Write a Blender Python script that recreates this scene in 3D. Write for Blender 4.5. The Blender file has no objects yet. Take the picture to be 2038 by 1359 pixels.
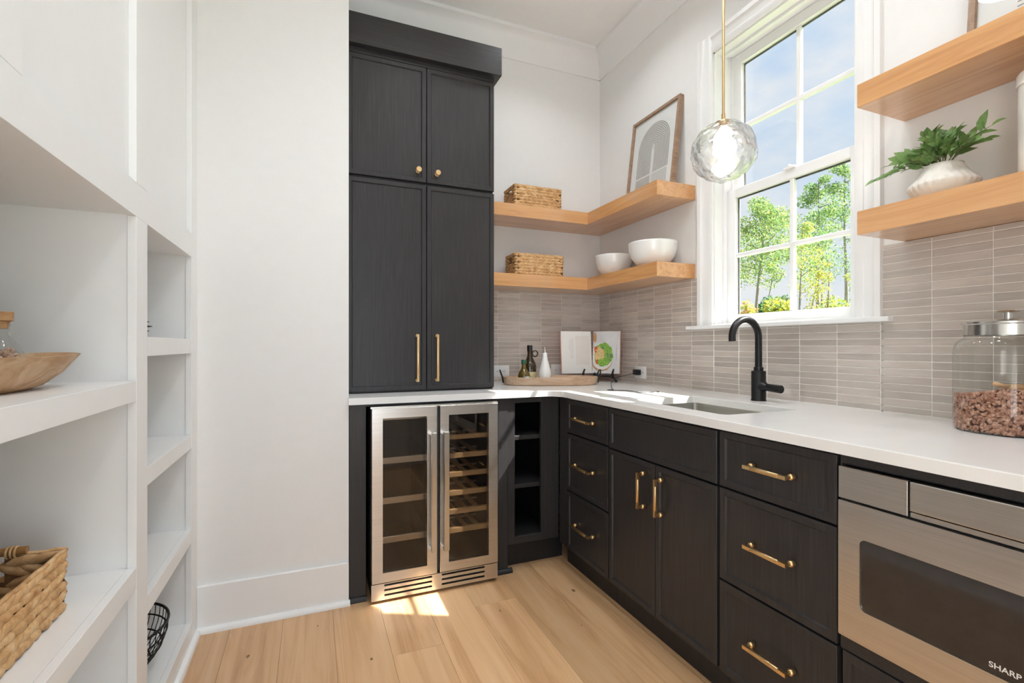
import bpy, bmesh, math, random
from mathutils import Vector, Matrix, Euler, noise
random.seed(7)
S = bpy.context.scene
C = S.collection
PI = math.pi

# ------------------------------------------------------------------ camera
cam_d = bpy.data.cameras.new('camera')
cam_d.sensor_width = 36.0
cam_d.lens = 960.2 / 2038 * 36.0
cam_d.shift_y = (687.4 - 679.5) / 2038
cam_d.clip_start = 0.02
cam_d.clip_end = 300
cam = bpy.data.objects.new('camera', cam_d)
cam.location = (0, 0, 1.148)
cam.rotation_euler = (PI / 2, 0, -math.radians(22.475))
C.objects.link(cam)
S.camera = cam

# ------------------------------------------------------------------ world (day sky with thin clouds)
W = bpy.data.worlds.new('sky'); S.world = W; W.use_nodes = True
nt = W.node_tree; nt.nodes.clear()
def wn(t): return nt.nodes.new(t)
tc = wn('ShaderNodeTexCoord'); sep = wn('ShaderNodeSeparateXYZ'); ra = wn('ShaderNodeValToRGB')
nz = wn('ShaderNodeTexNoise'); cr = wn('ShaderNodeValToRGB'); mx = wn('ShaderNodeMixRGB'); bg = wn('ShaderNodeBackground'); ow = wn('ShaderNodeOutputWorld')
mp = wn('ShaderNodeMapping')
nt.links.new(tc.outputs['Generated'], sep.inputs[0]); nt.links.new(sep.outputs['Z'], ra.inputs[0])
ra.color_ramp.elements[0].position = 0.0; ra.color_ramp.elements[0].color = (0.86, 0.94, 1.0, 1)
ra.color_ramp.elements[1].position = 0.75; ra.color_ramp.elements[1].color = (0.50, 0.71, 1.0, 1)
mp.inputs['Scale'].default_value = (1, 1, 2.2)
nt.links.new(tc.outputs['Generated'], mp.inputs[0]); nt.links.new(mp.outputs[0], nz.inputs['Vector'])
nz.inputs['Scale'].default_value = 3.0; nz.inputs['Detail'].default_value = 7; nz.inputs['Roughness'].default_value = 0.58
cr.color_ramp.elements[0].position = 0.40; cr.color_ramp.elements[1].position = 0.60
nt.links.new(nz.outputs[0], cr.inputs[0]); nt.links.new(cr.outputs[0], mx.inputs[0]); nt.links.new(ra.outputs[0], mx.inputs[1])
mx.inputs[2].default_value = (1.0, 1.0, 1.0, 1)
nt.links.new(mx.outputs[0], bg.inputs[0]); bg.inputs[1].default_value = 0.65
nt.links.new(bg.outputs[0], ow.inputs[0])

# ------------------------------------------------------------------ sun and large lights
SUN = Vector((-0.71, 0.36, -1.0))
sd = bpy.data.lights.new('sun', 'SUN'); sd.energy = 14.0; sd.angle = math.radians(0.5); sd.color = (1.0, 0.97, 0.92)
so = bpy.data.objects.new('sun', sd); so.rotation_euler = SUN.to_track_quat('-Z', 'Y').to_euler(); so.location = (6, -2, 8); C.objects.link(so)
def area(name, loc, direction, sx, sy, power, col=(1, 1, 1), shape='RECTANGLE'):
    d = bpy.data.lights.new(name, 'AREA'); d.shape = shape; d.size = sx; d.size_y = sy; d.energy = power; d.color = col
    o = bpy.data.objects.new(name, d); o.location = loc; o.rotation_euler = Vector(direction).to_track_quat('-Z', 'Y').to_euler(); C.objects.link(o); return o
# fill light added out of view beyond the doorway, tilted up towards the ceiling
area('doorway_fill', (0.04, -1.35, 1.15), (0, 1, 0.85), 2.3, 2.0, 36, (0.83, 0.92, 1.0))
DOWN_W = 3.5

# ------------------------------------------------------------------ exposure
S.view_settings.view_transform = 'Standard'
S.view_settings.look = 'None'
S.view_settings.exposure = 0.56
S.view_settings.gamma = 1.0
S.view_settings.use_curve_mapping = False
S.cycles.max_bounces = 9; S.cycles.diffuse_bounces = 5; S.cycles.use_adaptive_sampling = True; S.cycles.adaptive_threshold = 0.10; S.cycles.adaptive_min_samples = 24; S.cycles.use_light_tree = True; S.cycles.glossy_bounces = 4; S.cycles.transmission_bounces = 8; S.cycles.transparent_max_bounces = 12
S.cycles.caustics_refractive = False; S.cycles.caustics_reflective = True
S.cycles.sample_clamp_indirect = 6.0; S.cycles.blur_glossy = 0.6
S.cycles.use_denoising = True

# ================================================================== materials
MATS = {}
def mat(name, col, rough=0.5, metal=0.0, spec=0.5, coat=0.0, coat_rough=0.1, emit=None, estr=0.0):
    m = bpy.data.materials.new(name); m.use_nodes = True
    b = m.node_tree.nodes['Principled BSDF']
    b.inputs['Base Color'].default_value = (*col, 1); b.inputs['Roughness'].default_value = rough
    b.inputs['Metallic'].default_value = metal; b.inputs['Specular IOR Level'].default_value = spec
    b.inputs['Coat Weight'].default_value = coat; b.inputs['Coat Roughness'].default_value = coat_rough
    if emit: b.inputs['Emission Color'].default_value = (*emit, 1); b.inputs['Emission Strength'].default_value = estr
    MATS[name] = m; return m
def nodes_of(m): return m.node_tree.nodes, m.node_tree.links, m.node_tree.nodes['Principled BSDF']
def coords(m, scale, rnd=True):
    n, l, b = nodes_of(m)
    t = n.new('ShaderNodeTexCoord'); mpn = n.new('ShaderNodeMapping'); mpn.inputs['Scale'].default_value = scale
    if rnd:
        oi = n.new('ShaderNodeObjectInfo'); mu = n.new('ShaderNodeVectorMath'); mu.operation = 'MULTIPLY_ADD'
        cx = n.new('ShaderNodeCombineXYZ'); 
        for i in range(3): l.new(oi.outputs['Random'], cx.inputs[i])
        l.new(cx.outputs[0], mu.inputs[0]); mu.inputs[1].default_value = (13.1, 7.7, 5.3); l.new(t.outputs['Object'], mu.inputs[2])
        l.new(mu.outputs[0], mpn.inputs[0])
    else: l.new(t.outputs['Object'], mpn.inputs[0])
    return mpn
def noise_col(m, scale, stops, nscale=1.0, detail=5, rough=0.6, dist=0.0, bump=0.0, bdist=0.002, rnd=True):
    n, l, b = nodes_of(m)
    mpn = coords(m, scale, rnd)
    t = n.new('ShaderNodeTexNoise'); t.inputs['Scale'].default_value = nscale; t.inputs['Detail'].default_value = detail; t.inputs['Roughness'].default_value = rough; t.inputs['Distortion'].default_value = dist
    l.new(mpn.outputs[0], t.inputs['Vector'])
    r = n.new('ShaderNodeValToRGB'); e = r.color_ramp.elements
    while len(e) < len(stops): e.new(0.5)
    for i, (p, c) in enumerate(stops): e[i].position = p; e[i].color = (*c, 1)
    l.new(t.outputs[0], r.inputs[0]); l.new(r.outputs[0], b.inputs['Base Color'])
    if bump:
        bp = n.new('ShaderNodeBump'); bp.inputs['Strength'].default_value = bump; bp.inputs['Distance'].default_value = bdist
        l.new(t.outputs[0], bp.inputs['Height']); l.new(bp.outputs[0], b.inputs['Normal'])
    return r
def obj_tint(m, ramp, lo, hi):
    # brightness differs a little from piece to piece
    n, l, b = nodes_of(m)
    oi = n.new('ShaderNodeObjectInfo'); mr = n.new('ShaderNodeMapRange'); mr.inputs['To Min'].default_value = lo; mr.inputs['To Max'].default_value = hi
    l.new(oi.outputs['Random'], mr.inputs[0]); v = n.new('ShaderNodeVectorMath'); v.operation = 'SCALE'
    l.new(ramp.outputs[0], v.inputs[0]); l.new(mr.outputs[0], v.inputs['Scale']); l.new(v.outputs[0], b.inputs['Base Color'])
def bump_noise(m, scale, strength, dist, detail=2):
    n, l, b = nodes_of(m)
    mpn = coords(m, scale, True); t = n.new('ShaderNodeTexNoise'); t.inputs['Scale'].default_value = 1; t.inputs['Detail'].default_value = detail
    l.new(mpn.outputs[0], t.inputs['Vector']); bp = n.new('ShaderNodeBump'); bp.inputs['Strength'].default_value = strength; bp.inputs['Distance'].default_value = dist
    l.new(t.outputs[0], bp.inputs['Height']); l.new(bp.outputs[0], b.inputs['Normal'])

m_wall = mat('wall_paint', (0.80, 0.785, 0.765), 0.6); noise_col(m_wall, (3, 3, 3), [(0.3, (0.825, 0.82, 0.81)), (0.7, (0.84, 0.835, 0.825))], 8, bump=0.03, rnd=False)
m_ceil = mat('ceiling_paint', (0.82, 0.81, 0.80), 0.7); noise_col(m_ceil, (3, 3, 3), [(0.3, (0.865, 0.86, 0.85)), (0.7, (0.88, 0.875, 0.865))], 8, rnd=False)
m_trim = mat('white_trim', (0.83, 0.825, 0.815), 0.35); noise_col(m_trim, (2, 2, 2), [(0.3, (0.845, 0.845, 0.84)), (0.7, (0.86, 0.86, 0.855))], 6)
m_vinyl = mat('window_vinyl', (0.86, 0.86, 0.855), 0.3); noise_col(m_vinyl, (2, 2, 2), [(0.3, (0.85, 0.85, 0.845)), (0.7, (0.87, 0.87, 0.865))], 6)
def black_oak(name, scale):
    m = mat(name, (0.03, 0.028, 0.028), 0.42, spec=0.42)
    noise_col(m, scale, [(0.25, (0.017, 0.016, 0.0165)), (0.55, (0.029, 0.027, 0.028)), (0.8, (0.046, 0.043, 0.0435))], 1.0, 6, 0.65, 0.3, bump=0.25, bdist=0.0012)
    return m
m_bz = black_oak('black_oak_vertical', (150, 150, 5))
m_bx = black_oak('black_oak_horizontal', (5, 150, 150))
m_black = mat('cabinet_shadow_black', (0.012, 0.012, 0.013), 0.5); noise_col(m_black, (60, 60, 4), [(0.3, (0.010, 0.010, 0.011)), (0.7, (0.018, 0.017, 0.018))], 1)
def oak(name, scale, a, b_, c_, rough, coat, bump=0.08):
    m = mat(name, b_, rough, coat=coat, coat_rough=0.07)
    r = noise_col(m, scale, [(0.28, a), (0.5, b_), (0.74, c_)], 1.0, 7, 0.62, 1.1, bump=bump, bdist=0.001)
    m.node_tree.nodes['Principled BSDF'].inputs['Coat IOR'].default_value = 1.75
    return m, r
m_shelf_x, _ = oak('honey_oak_x', (1.6, 26, 26), (0.52, 0.235, 0.085), (0.66, 0.335, 0.13), (0.73, 0.41, 0.185), 0.28, 0.8)
m_shelf_y, _ = oak('honey_oak_y', (26, 1.6, 26), (0.52, 0.235, 0.085), (0.66, 0.335, 0.13), (0.73, 0.41, 0.185), 0.28, 0.8)
m_floor, r_ = oak('floor_oak', (13, 0.8, 13), (0.52, 0.275, 0.125), (0.74, 0.445, 0.23), (0.83, 0.545, 0.31), 0.30, 0.15, 0.12)
obj_tint(m_floor, r_, 0.80, 1.10)
m_gap = mat('floor_gap', (0.10, 0.06, 0.035), 0.8); noise_col(m_gap, (5, 5, 5), [(0.3, (0.09, 0.055, 0.03)), (0.7, (0.12, 0.07, 0.04))], 4)
m_knot = mat('oak_knot', (0.13, 0.065, 0.03), 0.5); noise_col(m_knot, (60, 60, 60), [(0.3, (0.13, 0.065, 0.03)), (0.7, (0.33, 0.18, 0.085))], 1)
m_quartz = mat('white_quartz', (0.80, 0.79, 0.775), 0.22, spec=0.5); noise_col(m_quartz, (1.2, 2.2, 2), [(0.35, (0.785, 0.775, 0.76)), (0.65, (0.82, 0.81, 0.80))], 3, 6, rnd=False)
m_tile = mat('glazed_tile', (0.5, 0.43, 0.37), 0.13, spec=0.95)
r_ = noise_col(m_tile, (9, 9, 60), [(0.25, (0.485, 0.42, 0.372)), (0.5, (0.535, 0.47, 0.42)), (0.78, (0.59, 0.525, 0.475))], 1, 5, 0.6, 0.4)
obj_tint(m_tile, r_, 0.86, 1.10); bump_noise(m_tile, (14, 14, 30), 0.10, 0.004)
m_grout = mat('grout', (0.66, 0.62, 0.57), 0.85); noise_col(m_grout, (40, 40, 40), [(0.3, (0.74, 0.70, 0.65)), (0.7, (0.80, 0.76, 0.71))], 1)
m_steel = mat('brushed_steel', (0.66, 0.635, 0.60), 0.30, 1.0); noise_col(m_steel, (3, 3, 260), [(0.3, (0.62, 0.595, 0.56)), (0.7, (0.71, 0.685, 0.65))], 1, 3, bump=0.05, bdist=0.0006)
m_steel_s = mat('sink_steel', (0.55, 0.54, 0.50), 0.33, 1.0); noise_col(m_steel_s, (4, 4, 200), [(0.3, (0.50, 0.49, 0.45)), (0.7, (0.60, 0.59, 0.55))], 1, 3)
m_chrome = mat('satin_chrome', (0.70, 0.69, 0.66), 0.2, 1.0); noise_col(m_chrome, (30, 30, 30), [(0.3, (0.68, 0.67, 0.64)), (0.7, (0.72, 0.71, 0.68))], 1)
m_brass = mat('brushed_brass', (0.84, 0.58, 0.29), 0.30, 1.0); noise_col(m_brass, (200, 200, 200), [(0.3, (0.80, 0.54, 0.26)), (0.7, (0.88, 0.62, 0.33))], 1, 3, bump=0.08, bdist=0.0004)
m_matteblk = mat('matte_black_metal', (0.018, 0.018, 0.019), 0.38, 0.6); noise_col(m_matteblk, (80, 80, 80), [(0.3, (0.016, 0.016, 0.017)), (0.7, (0.024, 0.024, 0.025))], 1)
m_plastic_b = mat('black_plastic', (0.012, 0.012, 0.013), 0.35); noise_col(m_plastic_b, (80, 80, 80), [(0.3, (0.011, 0.011, 0.012)), (0.7, (0.016, 0.016, 0.017))], 1)
m_fridge_in = mat('fridge_liner', (0.045, 0.042, 0.04), 0.5); noise_col(m_fridge_in, (30, 30, 30), [(0.3, (0.04, 0.037, 0.035)), (0.7, (0.055, 0.05, 0.047))], 1)
m_rack = mat('rack_beech', (0.62, 0.42, 0.23), 0.45); noise_col(m_rack, (4, 90, 90), [(0.3, (0.54, 0.35, 0.18)), (0.7, (0.70, 0.49, 0.29))], 1)
m_mwglass = mat('dark_oven_glass', (0.03, 0.025, 0.022), 0.06, spec=0.7); noise_col(m_mwglass, (30, 30, 30), [(0.3, (0.028, 0.023, 0.02)), (0.7, (0.034, 0.028, 0.025))], 1)
m_logo = mat('logo_silver', (0.72, 0.71, 0.69), 0.4); noise_col(m_logo, (30, 30, 30), [(0.3, (0.70, 0.69, 0.67)), (0.7, (0.74, 0.73, 0.71))], 1)
m_white_c = mat('white_ceramic', (0.86, 0.855, 0.84), 0.12, coat=0.3); noise_col(m_white_c, (8, 8, 8), [(0.3, (0.85, 0.845, 0.83)), (0.7, (0.87, 0.865, 0.85))], 1)
m_matt_c = mat('matt_stoneware', (0.76, 0.72, 0.66), 0.7); noise_col(m_matt_c, (60, 60, 60), [(0.3, (0.72, 0.68, 0.62)), (0.7, (0.80, 0.76, 0.70))], 1, bump=0.1)
m_plate = mat('outlet_plastic', (0.83, 0.825, 0.81), 0.35); noise_col(m_plate, (8, 8, 8), [(0.3, (0.82, 0.815, 0.80)), (0.7, (0.84, 0.835, 0.82))], 1)
m_frame, _ = oak('frame_walnut', (30, 30, 3), (0.25, 0.155, 0.095), (0.34, 0.22, 0.145), (0.42, 0.285, 0.195), 0.5, 0.0)
m_mat = mat('picture_mat', (0.80, 0.79, 0.77), 0.7); noise_col(m_mat, (8, 8, 8), [(0.3, (0.79, 0.78, 0.76)), (0.7, (0.81, 0.80, 0.78))], 1)
m_art = mat('print_grey', (0.54, 0.52, 0.48), 0.7); noise_col(m_art, (40, 40, 40), [(0.3, (0.60, 0.585, 0.56)), (0.7, (0.66, 0.645, 0.62))], 1)
m_line = mat('print_dark_line', (0.27, 0.24, 0.215), 0.7); noise_col(m_line, (40, 40, 40), [(0.3, (0.25, 0.22, 0.20)), (0.7, (0.30, 0.27, 0.24))], 1)
m_paper = mat('book_paper', (0.78, 0.76, 0.73), 0.6); noise_col(m_paper, (20, 20, 20), [(0.3, (0.77, 0.75, 0.72)), (0.7, (0.79, 0.77, 0.74))], 1)
m_photo = mat('photo_page', (0.70, 0.69, 0.69), 0.4); noise_col(m_photo, (12, 12, 12), [(0.35, (0.66, 0.655, 0.66)), (0.65, (0.74, 0.73, 0.73))], 1)
m_ink = mat('page_ink', (0.60, 0.585, 0.56), 0.7); noise_col(m_ink, (90, 90, 90), [(0.3, (0.55, 0.535, 0.51)), (0.7, (0.65, 0.63, 0.60))], 1)
m_tint = mat('page_tint', (0.74, 0.685, 0.645), 0.7); noise_col(m_tint, (20, 20, 20), [(0.3, (0.73, 0.675, 0.635)), (0.7, (0.75, 0.695, 0.655))], 1)
m_orange = mat('book_cover_orange', (0.72, 0.17, 0.04), 0.5); noise_col(m_orange, (20, 20, 20), [(0.3, (0.68, 0.15, 0.035)), (0.7, (0.76, 0.2, 0.05))], 1)
m_green_f = mat('salad_green', (0.22, 0.46, 0.05), 0.5); noise_col(m_green_f, (120, 120, 120), [(0.3, (0.08, 0.24, 0.02)), (0.5, (0.24, 0.48, 0.06)), (0.7, (0.44, 0.66, 0.16))], 1)
m_pasta = mat('salad_pasta', (0.78, 0.60, 0.30), 0.5); noise_col(m_pasta, (190, 190, 190), [(0.3, (0.45, 0.26, 0.07)), (0.5, (0.75, 0.55, 0.25)), (0.7, (0.90, 0.78, 0.52))], 1)
m_red_f = mat('salad_red', (0.70, 0.09, 0.03), 0.5); noise_col(m_red_f, (150, 150, 150), [(0.3, (0.5, 0.05, 0.02)), (0.7, (0.85, 0.2, 0.06))], 1)
m_napkin = mat('photo_wood', (0.55, 0.28, 0.12), 0.5); noise_col(m_napkin, (60, 60, 60), [(0.3, (0.45, 0.21, 0.08)), (0.7, (0.65, 0.36, 0.17))], 1)
m_tray, _ = oak('tray_wood', (2.5, 30, 30), (0.43, 0.27, 0.16), (0.58, 0.40, 0.27), (0.68, 0.50, 0.36), 0.6, 0.0)
m_bowlw, _ = oak('paulownia_bowl', (14, 3, 22), (0.27, 0.135, 0.06), (0.52, 0.315, 0.165), (0.70, 0.52, 0.36), 0.6, 0.0, 0.15)
m_cork = mat('cork', (0.48, 0.26, 0.12), 0.8); noise_col(m_cork, (90, 90, 90), [(0.3, (0.36, 0.18, 0.075)), (0.7, (0.56, 0.33, 0.16))], 1)
m_oil_d = mat('dark_oil_glass', (0.035, 0.022, 0.008), 0.05, spec=0.7); noise_col(m_oil_d, (20, 20, 20), [(0.3, (0.028, 0.018, 0.006)), (0.7, (0.05, 0.03, 0.01))], 1)
m_oil_l = mat('olive_oil_glass', (0.13, 0.085, 0.012), 0.05, spec=0.7); noise_col(m_oil_l, (20, 20, 20), [(0.3, (0.10, 0.065, 0.01)), (0.7, (0.17, 0.11, 0.02))], 1)
m_label_y = mat('label_cream', (0.60, 0.52, 0.29), 0.6); noise_col(m_label_y, (70, 70, 160), [(0.35, (0.50, 0.43, 0.22)), (0.65, (0.66, 0.58, 0.35))], 1)
m_label_b = mat('label_blue_white', (0.55, 0.60, 0.64), 0.6); noise_col(m_label_b, (70, 70, 160), [(0.35, (0.36, 0.44, 0.52)), (0.65, (0.72, 0.74, 0.74))], 1)
m_capg = mat('cap_green', (0.02, 0.10, 0.055), 0.4); noise_col(m_capg, (20, 20, 20), [(0.3, (0.018, 0.09, 0.05)), (0.7, (0.025, 0.12, 0.06))], 1)
m_straw = mat('water_hyacinth', (0.60, 0.37, 0.17), 0.7); noise_col(m_straw, (35, 35, 35), [(0.28, (0.42, 0.21, 0.075)), (0.5, (0.64, 0.38, 0.17)), (0.72, (0.80, 0.56, 0.31))], 1, 5)
m_straw_d = mat('basket_liner', (0.20, 0.105, 0.04), 0.85); noise_col(m_straw_d, (60, 60, 60), [(0.3, (0.15, 0.075, 0.028)), (0.7, (0.26, 0.14, 0.055))], 1)
m_bamboo = mat('bamboo_rod', (0.36, 0.18, 0.055), 0.45); noise_col(m_bamboo, (6, 60, 60), [(0.3, (0.30, 0.14, 0.04)), (0.7, (0.43, 0.23, 0.08))], 1)
m_bean = mat('dried_beans', (0.42, 0.20, 0.13), 0.45); noise_col(m_bean, (75, 75, 75), [(0.28, (0.26, 0.10, 0.06)), (0.5, (0.44, 0.215, 0.14)), (0.72, (0.66, 0.42, 0.32))], 1, 2)
m_bean_d = mat('bean_core', (0.16, 0.07, 0.045), 0.8); noise_col(m_bean_d, (75, 75, 75), [(0.3, (0.20, 0.085, 0.05)), (0.7, (0.30, 0.14, 0.09))], 1)
m_scoop = mat('scoop_wood', (0.68, 0.42, 0.22), 0.5); noise_col(m_scoop, (10, 60, 60), [(0.3, (0.60, 0.35, 0.17)), (0.7, (0.74, 0.48, 0.27))], 1)
m_shell = mat('sea_shells', (0.55, 0.38, 0.28), 0.5); noise_col(m_shell, (60, 60, 60), [(0.3, (0.34, 0.18, 0.11)), (0.55, (0.58, 0.40, 0.30)), (0.75, (0.80, 0.72, 0.66))], 1)
m_leaf = mat('leaf_green', (0.10, 0.22, 0.055), 0.45); noise_col(m_leaf, (25, 25, 25), [(0.25, (0.08, 0.18, 0.05)), (0.5, (0.18, 0.32, 0.10)), (0.78, (0.36, 0.50, 0.20))], 1)
m_stem = mat('plant_stem', (0.16, 0.20, 0.06), 0.6); noise_col(m_stem, (40, 40, 40), [(0.3, (0.12, 0.15, 0.045)), (0.7, (0.22, 0.25, 0.09))], 1)
m_orn = mat('dark_ornament', (0.06, 0.05, 0.045), 0.6); noise_col(m_orn, (40, 40, 40), [(0.3, (0.045, 0.038, 0.034)), (0.7, (0.08, 0.066, 0.06))], 1)
m_bark = mat('bark', (0.3, 0.26, 0.25), 0.9); noise_col(m_bark, (3, 3, 1), [(0.3, (0.24, 0.20, 0.19)), (0.7, (0.44, 0.39, 0.38))], 3)
def foliage(name, a, b_):
    m = mat(name, a, 0.6); r = noise_col(m, (1.2, 1.2, 1.2), [(0.3, a), (0.7, b_)], 1.5, 3)
    n, l, b = nodes_of(m); tr_ = n.new('ShaderNodeBsdfTranslucent'); mx_ = n.new('ShaderNodeMixShader'); mx_.inputs[0].default_value = 0.48
    l.new(r.outputs[0], tr_.inputs[0]); l.new(b.outputs[0], mx_.inputs[1]); l.new(tr_.outputs[0], mx_.inputs[2]); l.new(mx_.outputs[0], n['Material Output'].inputs[0]); return m
f_green = foliage('foliage_green', (0.15, 0.31, 0.10), (0.36, 0.50, 0.22))
f_lime = foliage('foliage_lime', (0.33, 0.44, 0.12), (0.50, 0.58, 0.24))
f_yell = foliage('foliage_yellow', (0.62, 0.56, 0.07), (0.80, 0.72, 0.16))
f_oran = foliage('foliage_rust', (0.55, 0.28, 0.11), (0.72, 0.50, 0.27))
f_dark = foliage('foliage_dark', (0.09, 0.22, 0.10), (0.20, 0.36, 0.19))
m_grass = mat('grass', (0.16, 0.24, 0.06), 0.9); noise_col(m_grass, (2, 2, 2), [(0.3, (0.11, 0.17, 0.04)), (0.7, (0.24, 0.32, 0.09))], 2)
m_bulb = mat('lit_bulb', (1, 1, 1), 0.3, emit=(1.0, 0.86, 0.66), estr=40.0)
m_can = mat('downlight_lens', (1, 1, 1), 0.4, emit=(1.0, 0.93, 0.84), estr=6.0)
def clear_pane(name, tint, gloss_rough=0.0, base=0.04, amount=1.0):
    m = bpy.data.materials.new(name); m.use_nodes = True; n = m.node_tree.nodes; l = m.node_tree.links; n.clear()
    o = n.new('ShaderNodeOutputMaterial'); t = n.new('ShaderNodeBsdfTransparent'); g = n.new('ShaderNodeBsdfGlossy'); x = n.new('ShaderNodeMixShader'); f = n.new('ShaderNodeFresnel')
    t.inputs[0].default_value = (*tint, 1); g.inputs['Roughness'].default_value = gloss_rough; 
    ge = n.new('ShaderNodeNewGeometry'); io = n.new('ShaderNodeMapRange'); io.inputs['To Min'].default_value = 1.45; io.inputs['To Max'].default_value = 1 / 1.45   # same reflectance from both sides of the sheet
    l.new(ge.outputs['Backfacing'], io.inputs[0]); l.new(io.outputs[0], f.inputs['IOR'])
    mu = n.new('ShaderNodeMath'); mu.operation = 'MULTIPLY'; mu.inputs[1].default_value = amount
    l.new(f.outputs[0], mu.inputs[0]); l.new(mu.outputs[0], x.inputs[0]); l.new(t.outputs[0], x.inputs[1]); l.new(g.outputs[0], x.inputs[2]); l.new(x.outputs[0], o.inputs[0])
    MATS[name] = m; return m
g_win = clear_pane('window_glass', (0.985, 0.99, 0.99), 0.0)
g_jar = clear_pane('jar_glass', (0.955, 0.965, 0.955), 0.02, amount=1.1)
g_fridge = clear_pane('smoked_glass', (0.76, 0.73, 0.69), 0.0, amount=1.5)
def real_glass(name):
    m = mat(name, (1, 1, 1), 0.0); b = m.node_tree.nodes['Principled BSDF']; b.inputs['Transmission Weight'].default_value = 1.0; b.inputs['IOR'].default_value = 1.45
    return m
g_globe = real_glass('rippled_glass')
n_, l_, b0 = nodes_of(g_globe); tp = n_.new('ShaderNodeBsdfTransparent'); ms = n_.new('ShaderNodeMixShader'); ms.inputs[0].default_value = 0.72
l_.new(tp.outputs[0], ms.inputs[1]); l_.new(b0.outputs[0], ms.inputs[2]); l_.new(ms.outputs[0], n_['Material Output'].inputs[0])

# ================================================================== mesh helpers
WORLD = {}
class MB:
    def __init__(s): s.v = []; s.f = []; s.mi = []; s.cur = 0
    def add(s, vs, fs):
        o = len(s.v); s.v += [tuple(p) for p in vs]; s.f += [tuple(i + o for i in f) for f in fs]; s.mi += [s.cur] * len(fs); return s
    def box(s, x0, x1, y0, y1, z0, z1):
        v = [(x, y, z) for x in (x0, x1) for y in (y0, y1) for z in (z0, z1)]
        return s.add(v, [(0, 1, 3, 2), (4, 6, 7, 5), (0, 4, 5, 1), (2, 3, 7, 6), (0, 2, 6, 4), (1, 5, 7, 3)])
    def ring(s, pts_list, close=True, caps=True):
        n = len(pts_list[0]); vs = [p for r in pts_list for p in r]; fs = []
        for i in range(len(pts_list) - 1):
            for j in range(n):
                k = (j + 1) % n
                fs.append((i * n + j, i * n + k, (i + 1) * n + k, (i + 1) * n + j))
        if caps: fs.append(tuple(range(n - 1, -1, -1))); fs.append(tuple((len(pts_list) - 1) * n + j for j in range(n)))
        return s.add(vs, fs)
    def lathe(s, prof, c=(0, 0, 0), n=32, caps=False, fn=None):
        rs = []
        for r, z in prof:
            row = []
            for j in range(n):
                a = 2 * PI * j / n; rr = max(r, 1e-4)
                if fn: rr = fn(a, r, z)
                row.append((c[0] + rr * math.cos(a), c[1] + rr * math.sin(a), c[2] + z))
            rs.append(row)
        return s.ring(rs, caps=caps)
    def tube(s, path, r, n=8, caps=True):
        P = [Vector(p) for p in path]; rs = []
        rr = r if isinstance(r, (list, tuple)) else [r] * len(P)
        T0 = (P[1] - P[0]).normalized(); up = Vector((0, 0, 1)) if abs(T0.z) < 0.9 else Vector((1, 0, 0))
        N = (up - T0 * up.dot(T0)).normalized()
        for i, p in enumerate(P):
            T = (P[min(i + 1, len(P) - 1)] - P[max(i - 1, 0)]).normalized()
            N = (N - T * N.dot(T)).normalized(); B = T.cross(N)
            rs.append([p + (N * math.cos(2 * PI * j / n) + B * math.sin(2 * PI * j / n)) * rr[i] for j in range(n)])
        return s.ring(rs, caps=caps)
    def cyl(s, p0, p1, r, n=20): return s.tube([p0, p1], r, n)
    def sphere(s, c, r, n=16, m=10, sc=(1, 1, 1)):
        rs = []
        for i in range(m + 1):
            t = PI * i / m; q = max(math.sin(t), 1e-3)
            rs.append([(c[0] + r * sc[0] * q * math.cos(2 * PI * j / n), c[1] + r * sc[1] * q * math.sin(2 * PI * j / n), c[2] + r * sc[2] * math.cos(t)) for j in range(n)])
        return s.ring(rs)
    def prism(s, poly, fn, d0, d1):
        # poly of 2D points, fn(a,b,d)->xyz
        return s.ring([[fn(a, b, d0) for a, b in poly], [fn(a, b, d1) for a, b in poly]])
    def xform(s, M): s.v = [tuple(M @ Vector(p)) for p in s.v]; return s
    def mesh(s, name, mats, off=(0, 0, 0), smooth=False, bevel=0.0, seg=1, recalc=True):
        me = bpy.data.meshes.new(name)
        me.from_pydata([(p[0] - off[0], p[1] - off[1], p[2] - off[2]) for p in s.v], [], s.f)
        if not isinstance(mats, (list, tuple)): mats = [mats]
        for m in mats: me.materials.append(m)
        if len(mats) > 1: me.polygons.foreach_set('material_index', s.mi)
        if recalc or bevel:
            bm = bmesh.new(); bm.from_mesh(me)
            if bevel: bmesh.ops.bevel(bm, geom=list(bm.edges), offset=bevel, segments=seg, affect='EDGES', profile=0.5)
            bmesh.ops.recalc_face_normals(bm, faces=bm.faces); bm.to_mesh(me); bm.free()
        if smooth: 
            me.polygons.foreach_set('use_smooth', [True] * len(me.polygons))
        return me
    def build(s, name, mats, parent=None, smooth=False, bevel=0.0, seg=1, auto=None, recalc=True):
        off = (0, 0, 0); p = parent
        while p is not None:
            if p.name in WORLD: off = WORLD[p.name]
            p = p.parent
        me = s.mesh(name, mats, off, smooth or bool(auto), bevel, seg, recalc)
        if auto: sharp(me, auto)
        o = bpy.data.objects.new(name, me); C.objects.link(o)
        if parent: o.parent = parent
        return o
def sharp(me, deg):
    bm = bmesh.new(); bm.from_mesh(me); a = math.radians(deg)
    for e in bm.edges:
        if len(e.link_faces) == 2 and e.calc_face_angle(0) > a: e.smooth = False
    bm.to_mesh(me); bm.free()
def tag(o, label=None, cat=None, group=None, kind=None):
    if label: o['label'] = label
    if cat: o['category'] = cat
    if group: o['group'] = group
    if kind: o['kind'] = kind
    return o
def thing(name, label, cat, loc=(0, 0, 0), rotz=0.0, world=True, group=None):
    o = bpy.data.objects.new(name, None); o.empty_display_size = 0.05; C.objects.link(o); o.location = loc; o.rotation_euler = (0, 0, rotz)
    if world: WORLD[o.name] = tuple(loc)
    return tag(o, label, cat, group)
def struct(o): o['kind'] = 'structure'; return o
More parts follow.
